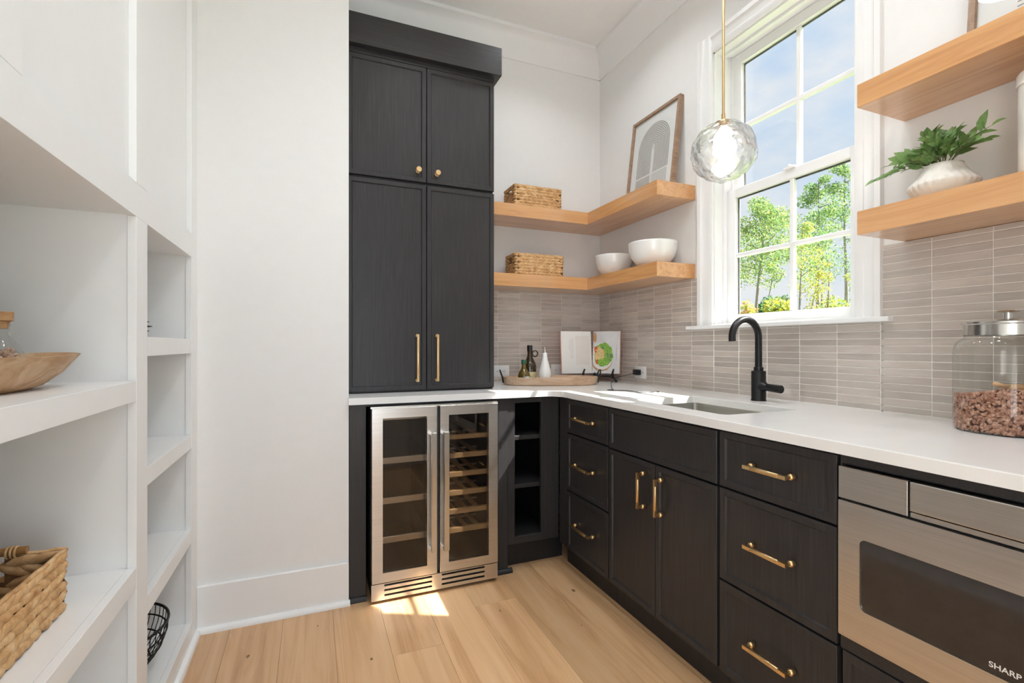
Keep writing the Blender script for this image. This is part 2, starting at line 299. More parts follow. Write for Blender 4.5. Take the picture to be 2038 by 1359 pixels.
def inst(name, me, parent, loc=(0, 0, 0), rot=(0, 0, 0), scale=None):
    o = bpy.data.objects.new(name, me); C.objects.link(o); o.parent = parent; o.location = loc; o.rotation_euler = rot
    if scale: o.scale = scale
    return o
def one(name, mb, mats, label, cat, **k):   # a thing that is a single mesh, origin at its base
    xs = [p[0] for p in mb.v]; ys = [p[1] for p in mb.v]; zs = [p[2] for p in mb.v]
    c = ((min(xs) + max(xs)) / 2, (min(ys) + max(ys)) / 2, min(zs))
    sm = k.pop('smooth', False); auto = k.pop('auto', None); bevel = k.pop('bevel', 0.0); seg = k.pop('seg', 1)
    me = mb.mesh(name, mats, c, sm or bool(auto), bevel, seg)
    if auto: sharp(me, auto)
    o = bpy.data.objects.new(name, me); C.objects.link(o); o.location = c
    return tag(o, label, cat, k.get('group'), k.get('kind'))

# ================================================================== layout
WX, WY = 1.882, 2.922          # right wall, back wall
LX = -0.427                    # face of built-in shelving / left wall
PY = 2.270                     # short wall left of the cabinets
PX = 0.150                     # its free end
CX, CY = 1.183, 2.241          # counter front edges
CT, CB = 0.914, 0.884
CEIL = 3.20
FY = -0.25                     # wall with the doorway behind the camera
RX, RY = 1.208, 2.265          # cabinet faces (right run / back run)

# ------------------------------------------------------------------ floor
floor = struct(MB().box(-1.25, 2.05, -1.6, 3.05, -0.08, -0.012).build('floor', m_gap))
seams = [LX - 0.8 + 0.0] 
x = -0.304 - 0.194 * 5
seams = []
while x < 1.95: seams.append(x); x += 0.1935
ends = {5: [1.0], 6: [0.4], 7: [1.3], 8: [0.2, 1.816], 9: [0.7], 10: [0.5, 2.02], 11: [1.2], 12: [0.6], 4: [0.4], 3: [0.9], 2: [1.4]}
for i, sx in enumerate(seams):
    x0, x1 = max(sx, -1.24), min(sx + 0.1935, 2.04)
    cuts = [-1.6] + [c for c in sorted(ends.get(i, [0.7])) if -1.5 < c < 3.0] + [3.04]
    for a, b in zip(cuts, cuts[1:]):
        cx, cy = (x0 + x1) / 2, (a + b) / 2
        me = MB().box(x0 + 0.0003 - cx, x1 - 0.0003 - cx, a + 0.0003 - cy, b - 0.0003 - cy, -0.02, 0.0).mesh('plank', m_floor, bevel=0.0007)
        inst('plank', me, floor, (cx, cy, 0))
for kx, ky, rx_, ry_ in ((1.13, 1.98, .009, .014), (1.02, 1.72, .003, .004), (-0.22, 2.02, .006, .010), (0.02, 2.13, .003, .005), (0.20, 1.83, .005, .008), (0.75, 1.95, .003, .012)):
    poly = [(kx + rx_ * math.cos(2 * PI * j / 12) * random.uniform(.7, 1.2), ky + ry_ * math.sin(2 * PI * j / 12) * random.uniform(.7, 1.2)) for j in range(12)]
    MB().prism(poly, lambda a, b, d: (a, b, d), -0.003, 0.0003).build('knot', m_knot, floor)

# ------------------------------------------------------------------ walls and ceiling
wall_back = struct(MB().box(0.0, 2.05, WY, WY + 0.12, -0.02, CEIL).build('wall_back', m_wall))
struct(MB().box(LX - 0.78, PX, PY, WY, -0.02, CEIL).build('wall_alcove', m_wall))
WY0, WY1, WZ0, WZ1 = 1.170, 1.873, 1.250, 2.635    # window opening
mb = MB()
mb.box(WX, WX + 0.17, FY, WY0, -0.02, CEIL); mb.box(WX, WX + 0.17, WY1, WY, -0.02, CEIL)
mb.box(WX, WX + 0.17, WY0, WY1, -0.02, WZ0); mb.box(WX, WX + 0.17, WY0, WY1, WZ1, CEIL)
wall_right = struct(mb.build('wall_right', m_wall))
struct(MB().box(-1.25, 2.05, -1.6, WY + 0.12, CEIL, CEIL + 0.12).build('ceiling', m_ceil))
mb = MB(); mb.box(0.52, 2.05, FY - 0.12, FY, -0.02, CEIL); mb.box(-1.25, 0.52, FY - 0.12, FY, 3.0, CEIL); mb.box(-1.25, LX - 0.0, FY - 0.12, FY, -0.02, 3.0)  # opening shaped tall so the added fill reaches the ceiling
struct(mb.build('wall_front', m_wall))
mb = MB(); mb.box(-1.25, -1.13, -1.6, FY - 0.12, -0.02, CEIL); mb.box(1.3, 1.42, -1.6, FY - 0.12, -0.02, CEIL)  # unseen side walls, added to keep the sun out of the doorway
struct(mb.build('hall_sun_block', m_wall))
# left wall above the built-in: face frame carried up with recessed panels
BY0, S1, S1R, S2 = 0.62, 1.548, 1.639, 2.175
wall_left = struct(MB().box(LX - 0.80, LX - 0.018, FY, PY, 1.577, CEIL).build('wall_left', m_trim))
MB().box(LX - 0.80, LX, FY, BY0, -0.01, 1.577).build('lower_wall', m_wall, wall_left)
for a, b in ((FY, -0.10), (0.30, 0.39), (0.92, 1.01), (S1, S1R), (S2, PY)):
    MB().box(LX - 0.018, LX, a, b, 1.577, CEIL - 0.17).build('batten', m_trim, wall_left, bevel=0.001)
MB().box(LX - 0.018, LX, FY, PY, CEIL - 0.17, CEIL).build('frieze', m_trim, wall_left)
# crown moulding: frieze board with bead under the ceiling
def crown(name, prof, fn, d0, d1): return struct(MB().prism(prof, fn, d0, d1).build(name, m_trim, auto=30))
CP = [(0, 3.019), (0.010, 3.019), (0.012, 3.06), (0.020, 3.105), (0.036, 3.145), (0.060, 3.170), (0.085, 3.178), (0.085, 3.200), (0, 3.200)]
crown('trim_1', CP, lambda a, b, d: (d, WY - a, b), PX, WX)
crown('trim_2', CP, lambda a, b, d: (WX - a, d, b), FY, WY)
crown('trim_3', CP, lambda a, b, d: (d, PY - a, b), LX, PX)
# baseboard with shoe
bb = struct(MB().box(LX, PX, PY - 0.015, PY, 0.0, 0.185).build('baseboard_alcove', m_trim, bevel=0.003))
shoe = [(0, 0), (0.018, 0), (0.0175, 0.008), (0.014, 0.016), (0.008, 0.020), (0, 0.021)]
MB().prism(shoe, lambda a, b, d: (d, PY - 0.015 - a, b), LX, PX + 0.004).build('shoe_moulding', m_trim, bb, auto=50)
bf = struct(MB().box(0.52, 1.21, FY, FY + 0.015, 0.0, 0.185).build('baseboard_front', m_trim, bevel=0.003))

# ------------------------------------------------------------------ backsplash tiles
TZ0, TP, TW, TOP = 0.9365, 0.02625, 0.1545, 1.503
GAPT = 0.0026
MB().box(WX - 0.0082, WX, 0.60, WY0 - 0.085, CT, TOP).box(WX - 0.0082, WX, WY0 - 0.09, WY1 + 0.09, CT, WZ0 - 0.017).box(WX - 0.0082, WX, WY1 + 0.088, WY, CT, TOP).build('grout', m_grout, wall_right)
MB().box(0.91, WX, WY - 0.0082, WY, CT, TOP).build('grout', m_grout, wall_back)
rows = []
z = TZ0 - TP
while z < TOP - 0.003: rows.append((max(z, CT + 0.0015), min(z + TP, TOP))); z += TP
tile_cache = {}
def tile(parent, axis, a0, a1, z0, z1):
    w, h = round(a1 - a0 - GAPT, 4), round(z1 - z0 - GAPT, 4)
    if w < 0.004 or h < 0.003: return 0
    key = (axis, w, h)
    if key not in tile_cache:
        c = 0.0013; W2, H2 = w / 2, h / 2; t = 0.0065
        if axis == 'R': fn = lambda a, b, d: (-d, a, b)
        else: fn = lambda a, b, d: (a, -d, b)
        rr = [[fn(a * W2, b * H2, 0.0) for a, b in ((-1, -1), (1, -1), (1, 1), (-1, 1))], [fn(a * W2, b * H2, t - c) for a, b in ((-1, -1), (1, -1), (1, 1), (-1, 1))], [fn(a * (W2 - c), b * (H2 - c), t) for a, b in ((-1, -1), (1, -1), (1, 1), (-1, 1))]]
        tile_cache[key] = MB().ring(rr).mesh('tile', m_tile)
    am, zm = (a0 + a1) / 2, (z0 + z1) / 2
    tlt = random.gauss(0, 0.004)
    if axis == 'R': inst('tile', tile_cache[key], parent, (WX - 0.003, am, zm), (0, tlt, random.gauss(0, 0.002)))
    else: inst('tile', tile_cache[key], parent, (am, WY - 0.003, zm), (tlt, 0, random.gauss(0, 0.002)))
    return 1
NT = 0
cols = [2.9135] + [2.788 - TW * k for k in range(0, 15) if 2.788 - TW * k > 0.60]
for b, a in zip(cols, cols[1:]):
    for z0, z1 in rows:
        A, B = a, b
        if z0 >= WZ0 - 0.018:                      # beside the window casing
            if A > 1.081 and B < 1.962: continue
            if A < 1.081 < B: B = 1.0815
            if A < 1.962 < B: A = 1.9615
        elif z1 > WZ0 - 0.018 and A < 1.93 and B > 1.11: z1 = WZ0 - 0.018
        NT += tile(wall_right, 'R', A, B, z0, z1)
cols = [0.955, 1.108, 1.2625, 1.417, 1.5715, 1.726, 1.8735]
for a, b in zip(cols, cols[1:]):
    for z0, z1 in rows: NT += tile(wall_back, 'B', a, b, z0, z1)
print('tiles', NT)

# ------------------------------------------------------------------ window
win = struct(thing('window_1', None, None, (WX, (WY0 + WY1) / 2, WZ0)))
# jamb liner
mb = MB(); mb.box(WX - 0.002, 2.05, WY0, WY0 + 0.013, WZ0, WZ1); mb.box(WX - 0.002, 2.05, WY1 - 0.013, WY1, WZ0, WZ1); mb.box(WX - 0.002, 2.05, WY0, WY1, WZ1 - 0.013, WZ1); mb.box(WX + 0.0, 2.06, WY0, WY1, WZ0 - 0.01, WZ0 + 0.006)
mb.build('jamb', m_vinyl, win, bevel=0.001)
mb = MB()
for y0, y1 in ((WY0 + 0.013, WY0 + 0.026), (WY1 - 0.026, WY1 - 0.013)): mb.box(1.928, 1.949, y0, y1, WZ0 + 0.006, WZ1 - 0.013); mb.box(1.985, 1.992, y0, y1, WZ0 + 0.006, WZ1 - 0.013)
mb.box(1.928, 1.949, WY0 + 0.013, WY1 - 0.013, WZ1 - 0.026, WZ1 - 0.013)
mb.build('stop', m_vinyl, win, bevel=0.001)
# casing with raised outer band
for nm, a0, a1, z0, z1, side in (('casing', WY1 - 0.004, 1.962, WZ0, 2.724, 'L'), ('casing', 1.081, WY0 + 0.004, WZ0, 2.724, 'R')):
    P = [(0, 0), (0.014, 0), (0.016, 0.004), (0.016, 0.030), (0.013, 0.033), (0.014, 0.055), (0.017, 0.066), (0.023, 0.072), (0.024, 0.093), (0, 0.093)]
    if side == 'L': f = lambda a, b, d: (WX - a, WY1 - 0.004 + b, d)
    else: f = lambda a, b, d: (WX - a, WY0 + 0.004 - b, d)
    MB().prism(P, f, z0, z1 - 0.0).build('casing', m_trim, win, auto=35)
MB().prism(P, lambda a, b, d: (WX - a, d, WZ1 - 0.004 + b), WY0, WY1).build('casing', m_trim, win, auto=35)
mb = MB(); mb.box(WX - 0.040, WX + 0.05, 1.046, 2.028, WZ0 - 0.018, WZ0 + 0.0)
mb.build('stool', m_trim, win, bevel=0.003, seg=2)
def sash(name, x0, x1, z0, z1, st, bot, top, zm):
    y0, y1 = WY0 + 0.020, WY1 - 0.020
    mb = MB(); mb.box(x0, x1, y0, y0 + st, z0, z1); mb.box(x0, x1, y1 - st, y1, z0, z1); mb.box(x0, x1, y0 + st, y1 - st, z0, z0 + bot); mb.box(x0, x1, y0 + st, y1 - st, z1 - top, z1)
    sa = mb.build(name, m_vinyl, win, bevel=0.002)
    gy0, gy1, gz0, gz1 = y0 + st, y1 - st, z0 + bot, z1 - top
    ym = 1.4985; xm = (x0 + x1) / 2; w = 0.010
    MB().box(xm - 0.011, xm + 0.011, ym - w, ym + w, gz0, gz1).build('muntin', m_vinyl, sa, bevel=0.003)
    MB().box(xm - 0.012, xm + 0.012, gy0, gy1, zm - w, zm + w).build('muntin', m_vinyl, sa, bevel=0.003)
    mb = MB(); 
    for a, b in ((gy0, gy0 + 0.006), (gy1 - 0.006, gy1)): mb.box(xm + 0.004, xm + 0.009, a, b, gz0, gz1)
    mb.box(xm + 0.004, xm + 0.009, gy0, gy1, gz1 - 0.007, gz1)
    mb.build('gasket', m_plastic_b if False else m_fridge_in, sa)
    for a, b in ((gy0, ym - w), (ym + w, gy1)):
        for c, d in ((gz0, zm - w), (zm + w, gz1)):
            MB().box(xm - 0.002, xm + 0.002, a, b, c, d).build('pane', g_win, sa)
    return sa
lower = sash('lower_sash', 1.950, 1.984, WZ0 + 0.006, 1.930, 0.052, 0.046, 0.044, 1.597)
upper = sash('upper_sash', 1.992, 2.026, 1.900, WZ1 - 0.014, 0.052, 0.04, 0.052, 2.250)
mb = MB(); mb.box(1.938, 1.96, 1.475, 1.525, 1.929, 1.938); mb.box(1.932, 1.95, 1.492, 1.50, 1.936, 1.944)
mb.build('sash_lock', m_vinyl, lower)

# ================================================================== cabinets
def bface(Y): return lambda u, n, z: (u, Y - n, z)          # back run, facing -Y
def rface(X): return lambda u, n, z: (X - n, u, z)          # right run, facing -X
def shaker(fn, u0, u1, z0, z1, th=0.02, rail=0.021, rec=0.006, ch=0.004):
    mb = MB()
    def rect(a0, a1, b0, b1, n): return [fn(a0, n, b0), fn(a1, n, b0), fn(a1, n, b1), fn(a0, n, b1)]
    e = 0.0012
    mb.ring([rect(u0, u1, z0, z1, -th), rect(u0, u1, z0, z1, -e), rect(u0 + e, u1 - e, z0 + e, z1 - e, 0), rect(u0 + rail, u1 - rail, z0 + rail, z1 - rail, 0), rect(u0 + rail + ch, u1 - rail - ch, z0 + rail + ch, z1 - rail - ch, -rec)])
    return mb
def pull(fn, u, z, L, vertical=False):
    # bar pull: square ends, knurled round middle, two posts with ball bases
    mb = MB(); s = 0.0052; n0 = 0.033
    f = (lambda t, w, n: fn(u + w, n, z + t)) if vertical else (lambda t, w, n: fn(u + t, n, z + w))
    H = L / 2
    mb.ring([[f(t, a * s, n0 + b * s) for a, b in ((-1, -1), (1, -1), (1, 1), (-1, 1))] for t in (-H, H)])
    K = H - min(0.026, L * 0.17)
    r = 0.0068; k = 18
    mb.ring([[f(t, q * math.cos(2 * PI * j / k), n0 + q * math.sin(2 * PI * j / k)) for j in range(k)] for t, q in ((-K, r * .85), (-K + 0.002, r), (K - 0.002, r), (K, r * .85))])
    for sg in (-1, 1):
        t = sg * (H - 0.0052)
        mb.ring([[f(t + 0.0045 * math.cos(2 * PI * j / 10), 0.0045 * math.sin(2 * PI * j / 10), n) for j in range(10)] for n in (0.0, n0)])
        prof = [(0.0085, -0.001), (0.0088, 0.003), (0.0098, 0.006), (0.0098, 0.010), (0.0080, 0.014), (0.0050, 0.016)]
        mb.ring([[f(t + q * math.cos(2 * PI * j / 14), q * math.sin(2 * PI * j / 14), n) for j in range(14)] for q, n in prof])
    return mb
def door(parent, name, fn, u0, u1, z0, z1, m=m_bz, handle=None, th=0.02):
    d = shaker(fn, u0, u1, z0, z1, th).build(name, m, parent)
    if handle:
        kind, hu, hz, L = handle
        if kind == 'knob':
            mb = MB(); k = 22
            for prof in ([(0.0125, -0.001), (0.0125, 0.003), (0.011, 0.005), (0.0055, 0.007), (0.0055, 0.016), (0.0125, 0.018), (0.0138, 0.020), (0.0138, 0.030), (0.0125, 0.0315)],):
                mb.ring([[fn(hu + q * math.cos(2 * PI * j / k), n, hz + q * math.sin(2 * PI * j / k)) for j in range(k)] for q, n in prof])
            tag(mb.build('knob', m_brass, d, auto=40), 'round brushed brass knob')
        else:
            tag(pull(fn, hu, hz, L, kind == 'v').build('handle', m_brass, d, auto=40), 'brushed brass bar pull')
    return d

# tall upper cabinet standing on the counter
DY = 2.440
t = thing('tall_cabinet', 'tall black oak cabinet standing on the counter, with four doors and crown', 'cabinet', (0.53, 2.68, CT))
MB().box(PX + 0.002, 0.905, DY + 0.021, WY - 0.004, CT + 0.002, 2.60).build('body', m_bz, t, bevel=0.001)
fn = bface(DY)
mb = MB(); mb.box(PX + 0.002, 0.905, DY + 0.004, DY + 0.0205, 2.566, 2.60)
mb.build('top_rail', m_bx, t)
mb = MB(); mb.box(PX + 0.002, 0.938, DY - 0.031, WY - 0.004, 2.592, 2.740)
mb.build('crown', m_bx, t, bevel=0.0015)
door(t, 'door', fn, PX + 0.004, 0.5365, 1.978, 2.562, handle=('knob', 0.494, 2.032, 0))
door(t, 'door', fn, 0.5405, 0.9045, 1.978, 2.562, handle=('knob', 0.592, 2.028, 0))
door(t, 'door', fn, PX + 0.004, 0.5365, 0.925, 1.964, handle=('v', 0.488, 1.085, 0.236))
door(t, 'door', fn, 0.5405, 0.9045, 0.925, 1.964, handle=('v', 0.589, 1.085, 0.236))

# filler panels left and right of the wine fridge
bshoe = [(0, 0), (0.016, 0), (0.0155, 0.009), (0.012, 0.017), (0.006, 0.021), (0, 0.022)]
t = thing('filler_panel', 'black oak filler panel between the white wall and the wine fridge', 'panel', (0.19, RY, 0))
mb = MB(); mb.box(PX + 0.002, 0.224, RY, WY - 0.05, 0.0, CB - 0.001); mb.build('panel', m_bz, t, bevel=0.0015)
MB().prism(bshoe, lambda a, b, d: (d, RY - a, b), PX + 0.006, 0.226).build('shoe_moulding', m_black, t, auto=50)
t = thing('filler_panel', 'black oak filler panel between the wine fridge and the open corner cabinet', 'panel', (0.887, RY, 0))
MB().box(0.862, 0.9140, RY, WY - 0.05, 0.0, CB - 0.001).build('panel', m_bz, t, bevel=0.0015)
MB().prism(bshoe, lambda a, b, d: (d, RY - a, b), 0.845, 0.935).build('shoe_moulding', m_black, t, auto=50)
MB().box(0.2245, 0.8615, RY, RY + 0.02, 0.872, CB - 0.001).build('top_rail', m_bx, t)

# open shelf cabinet in the corner
t = thing('corner_cabinet', 'black open-fronted corner cabinet with two inner shelves beside the wine fridge', 'cabinet', (1.03, RY + 0.02, 0))
fx0, fx1 = 0.9145, 1.1800
ox0, ox1, oz0, oz1 = 0.954, 1.103, 0.172, 0.854
MB().box(fx0, ox0, RY + 0.003, RY + 0.023, 0.134, CB - 0.001).build('stile', m_bz, t, bevel=0.001)
MB().box(ox1, fx1 + 0.025, RY + 0.003, RY + 0.023, 0.134, CB - 0.001).build('stile', m_bz, t, bevel=0.001)
MB().box(ox0, ox1, RY + 0.003, RY + 0.023, oz1, CB - 0.001).build('rail', m_bx, t, bevel=0.001)
MB().box(ox0, ox1, RY + 0.003, RY + 0.023, 0.134, oz0).build('rail', m_bx, t, bevel=0.001)
mb = MB(); mb.box(ox0 - 0.02, ox0 - 0.002, RY + 0.0235, 2.80, 0.134, CB - 0.001); mb.box(1.17, 1.188, RY + 0.0235, 2.80, 0.134, CB - 0.001); mb.box(ox0 - 0.02, 1.188, 2.80, 2.815, 0.134, CB - 0.001); mb.box(ox0 - 0.002, 1.17, RY + 0.0235, 2.80, 0.155, oz0 - 0.001); mb.box(ox0 - 0.002, 1.17, RY + 0.0235, 2.80, oz1 + 0.008, CB - 0.001)
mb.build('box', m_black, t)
for zc in (0.418, 0.669): MB().box(ox0 - 0.002, 1.169, RY + 0.035, 2.79, zc - 0.011, zc + 0.011).build('shelf', m_bx, t, bevel=0.001)
MB().box(fx0, 1.262, 2.335, 2.352, 0.0, 0.1335).build('toe_kick', m_black, t)

# right run
fn = rface(RX)
TKX = 1.256
def run_cab(name, label, y0, y1):
    t = thing(name, label, 'cabinet', (RX + 0.3, (y0 + y1) / 2, 0))
    mb = MB()
    mb.box(RX + 0.0215, RX + 0.038, y0, y1, 0.105, CB - 0.001)
    mb.box(RX + 0.038, WX - 0.002, y0, y0 + 0.017, 0.105, CB - 0.001); mb.box(RX + 0.038, WX - 0.002, y1 - 0.017, y1, 0.105, CB - 0.001); mb.box(RX + 0.038, WX - 0.002, y0 + 0.017, y1 - 0.017, 0.105, 0.122)
    mb.build('body', m_black, t)
    MB().box(TKX, TKX + 0.016, y0, y1, 0.0, 0.1045).build('toe_kick', m_black, t)
    return t
t = run_cab('drawer_cabinet', 'black oak base cabinet with three small drawers nearest the corner', 1.809, 2.262)
MB().box(RX + 0.001, RX + 0.021, 2.186, 2.262, 0.11, CB - 0.001).build('filler', m_bz, t)
g4 = 0.0025
door(t, 'drawer', fn, 1.811, 2.183, 0.705, 0.872, handle=('h', 2.004, 0.786, 0.172))
door(t, 'drawer', fn, 1.811, 2.183, 0.411, 0.697, handle=('h', 2.004, 0.556, 0.172))
door(t, 'drawer', fn, 1.811, 2.183, 0.110, 0.403, handle=('h', 2.004, 0.260, 0.172))
t = run_cab('sink_cabinet', 'black oak sink base cabinet with two doors below a plain front', 1.183, 1.807)
door(t, 'false_front', fn, 1.189, 1.802, 0.700, 0.872)
door(t, 'door', fn, 1.4945, 1.802, 0.110, 0.692, handle=('v', 1.556, 0.580, 0.140))
door(t, 'door', fn, 1.189, 1.4905, 0.110, 0.692, handle=('v', 1.452, 0.580, 0.140))
t = run_cab('drawer_cabinet', 'black oak base cabinet with three wide drawers beside the microwave', 0.797, 1.181)
door(t, 'drawer', fn, 0.802, 1.177, 0.700, 0.875, handle=('h', 0.985, 0.791, 0.140))
door(t, 'drawer', fn, 0.802, 1.177, 0.404, 0.693, handle=('h', 0.985, 0.556, 0.140))
door(t, 'drawer', fn, 0.802, 1.177, 0.107, 0.397, handle=('h', 0.985, 0.261, 0.140))
t = run_cab('microwave_cabinet', 'black oak base cabinet holding the steel microwave drawer', 0.165, 0.795)
MB().box(RX + 0.004, RX + 0.021, 0.165, 0.795, 0.858, CB - 0.001).build('rail', m_bx, t)
MB().box(RX + 0.004, RX + 0.021, 0.165, 0.795, 0.401, 0.436).build('rail', m_bx, t)
MB().box(RX + 0.004, RX + 0.021, 0.7915, 0.795, 0.436, 0.858).build('stile', m_bz, t)
door(t, 'drawer', fn, 0.170, 0.788, 0.107, 0.398)

# ------------------------------------------------------------------ microwave drawer
my0, my1 = 0.182, 0.7905
t = thing('built_in_microwave', 'stainless steel built-in microwave drawer under the counter', 'microwave', (RX + 0.15, 0.486, 0.44))
MX = RX - 0.012
fm = rface(MX)
mb = MB(); mb.box(MX + 0.014, WX - 0.15, my0 + 0.006, my1 - 0.006, 0.447, 0.852); mb.build('case', m_plastic_b, t)
MB().box(MX, MX + 0.013, 0.641, my1, 0.776, 0.853).build('fixed_panel', m_steel, t, bevel=0.0012)
MB().box(MX, MX + 0.013, my0, 0.637, 0.789, 0.853).build('control_panel', m_steel, t, bevel=0.002, seg=2)
MB().box(MX + 0.002, MX + 0.012, my0, 0.637, 0.7755, 0.7865).build('trim_strip', m_steel, t, bevel=0.001)
# drawer front with rounded window opening
def rrect(u0, u1, z0, z1, r, n=6):
    pts = []
    for cu, cz, a0 in ((u1 - r, z1 - r, 0), (u0 + r, z1 - r, PI / 2), (u0 + r, z0 + r, PI), (u1 - r, z0 + r, 3 * PI / 2)):
        for i in range(n + 1): a = a0 + PI / 2 * i / n; pts.append((cu + r * math.cos(a), cz + r * math.sin(a)))
    return pts
outer = rrect(my0, my1, 0.441, 0.7705, 0.003); inner = rrect(0.232, 0.7405, 0.5215, 0.6905, 0.014)
mb = MB()
mb.ring([[fm(a, -0.013, b) for a, b in outer], [fm(a, 0, b) for a, b in outer], [fm(a, 0, b) for a, b in inner], [fm(a, -0.004, b) for a, b in inner]], caps=False)
mw = mb.build('drawer_front', m_steel, t, auto=40)
MB().prism(rrect(0.2315, 0.741, 0.521, 0.691, 0.0145), lambda a, b, d: fm(a, d, b), -0.0075, -0.0035).build('window', m_mwglass, mw)
def text_mesh(s, size, name, m, ext=0.0004):
    cu = bpy.data.curves.new(name, 'FONT'); cu.body = s; cu.size = size; cu.extrude = ext; cu.align_x = 'LEFT'; cu.offset = size * 0.012
    o = bpy.data.objects.new(name, cu); C.objects.link(o); dg = bpy.context.evaluated_depsgraph_get(); dg.update()
    me = bpy.data.meshes.new_from_object(o.evaluated_get(dg)); bpy.data.objects.remove(o); me.materials.clear(); me.materials.append(m); return me
me = text_mesh('SHARP', 0.0150, 'logo', m_logo)
w = max(v.co.x for v in me.vertices)
sc = 0.047 / w
for v in me.vertices:   # letters run towards -Y on the front that faces -X
    p = v.co.copy(); v.co = Vector((MX + 0.0033 - p.z, 0.506 - p.x * sc, 0.5335 + p.y * 1.0)) - Vector(WORLD[t.name])
lg = bpy.data.objects.new('logo', me); C.objects.link(lg); lg.parent = mw

# ------------------------------------------------------------------ wine fridge
t = thing('wine_fridge', 'stainless steel double-door beverage and wine fridge with glass doors', 'wine fridge', (0.54, 2.5, 0))
fx0, fx1, FYF = 0.242, 0.836, 2.200
mb = MB(); y0, y1 = 2.236, 2.84
mb.box(fx0, fx0 + 0.02, y0, y1, 0.09, 0.868); mb.box(fx1 - 0.02, fx1, y0, y1, 0.09, 0.868); mb.box(fx0, fx1, y1 - 0.02, y1, 0.02, 0.868); mb.box(fx0 + 0.02, fx1 - 0.02, y0, y1 - 0.02, 0.838, 0.868); mb.box(fx0 + 0.02, fx1 - 0.02, y0, y1 - 0.02, 0.09, 0.125); mb.box(0.525, 0.560, y0, y1 - 0.02, 0.125, 0.838); mb.box(fx0 + 0.004, fx1 - 0.004, y0 + 0.02, y1 - 0.02, 0.004, 0.09)
mb.build('cabinet', m_fridge_in, t)
MB().box(fx0 - 0.004, fx1 + 0.004, FYF + 0.012, y0 - 0.001, 0.866, 0.874).build('top_trim', m_steel, t)
def fdoor(x0, x1, gx0, gx1, hx0, hx1, lab):
    mb = MB(); z0, z1, gz0, gz1 = 0.092, 0.868, 0.135, 0.823
    def rc(a, b, c, d, y): return [(a, y, c), (b, y, c), (b, y, d), (a, y, d)]
    mb.ring([rc(x0, x1, z0, z1, FYF + 0.032), rc(x0, x1, z0, z1, FYF + 0.001), rc(x0 + .001, x1 - .001, z0 + .001, z1 - .001, FYF), rc(gx0, gx1, gz0, gz1, FYF), rc(gx0, gx1, gz0, gz1, FYF + 0.032)], caps=False)
    mb.add(rc(x0, x1, z0, z1, FYF + 0.032) + rc(gx0, gx1, gz0, gz1, FYF + 0.032), [(0, 1, 5, 4), (1, 2, 6, 5), (2, 3, 7, 6), (3, 0, 4, 7)])
    d = mb.build('door', m_steel, t); tag(d, lab)
    MB().box(gx0, gx1, FYF + 0.004, FYF + 0.008, gz0, gz1).build('pane', g_fridge, d)
    h = MB(); hy = 2.152
    h.box(hx0, hx1, hy, hy + 0.012, 0.207, 0.752); h.box(hx0, hx1, hy + 0.012, FYF, 0.738, 0.752); h.box(hx0, hx1, hy + 0.012, FYF, 0.207, 0.221)
    h.build('handle', m_chrome, d, bevel=0.0015)
fdoor(0.242, 0.5345, 0.289, 0.488, 0.4985, 0.5235, 'left steel-framed glass door')
fdoor(0.5490, 0.836, 0.5905, 0.789, 0.5565, 0.5815, 'right steel-framed glass door')
mb = MB(); ky = FYF + 0.002; k1 = ky + 0.012
for a, b in ((0.240, 0.296), (0.511, 0.557), (0.768, 0.835)): mb.box(a, b, ky, k1, 0.016, 0.0885)
for a, b in ((0.296, 0.511), (0.557, 0.768)):
    for c, d in ((0.016, 0.0315), (0.0405, 0.0535), (0.0625, 0.0755), (0.0845, 0.0885)): mb.box(a, b, ky, k1, c, d)
mb.build('kick_grille', m_steel, t)
MB().box(0.242, 0.833, k1 + 0.004, k1 + 0.012, 0.016, 0.09).build('grille_backing', m_plastic_b, t)
for zc in (0.619, 0.435, 0.256):
    sh = MB().box(0.270, 0.520, 2.275, 2.80, zc - 0.004, zc + 0.002).build('glass_shelf', g_jar, t)
    MB().box(0.268, 0.521, 2.262, 2.275, zc - 0.014, zc + 0.014).build('shelf_front', m_steel, sh, bevel=0.001)
MB().box(0.268, 0.50, 2.30, 2.36, 0.80, 0.836).build('light_housing', m_steel, t)
slat = MB().box(-0.0085, 0.0085, 0, 0.48, -0.008, 0.006).mesh('slat', m_rack)
off = WORLD[t.name]
for zc in (0.706, 0.616, 0.525, 0.435, 0.345, 0.255):
    r = MB().box(0.564, 0.812, 2.258, 2.278, zc - 0.0115, zc + 0.0115).build('wine_rack', m_rack, t, bevel=0.001)
    for q in (0.580, 0.640, 0.700, 0.760): inst('slat', slat, r, (q - off[0], 2.279 - off[1], zc - off[2]))
    MB().box(0.566, 0.812, 2.46, 2.475, zc - 0.014, zc - 0.006).build('cross_bar', m_steel, r)

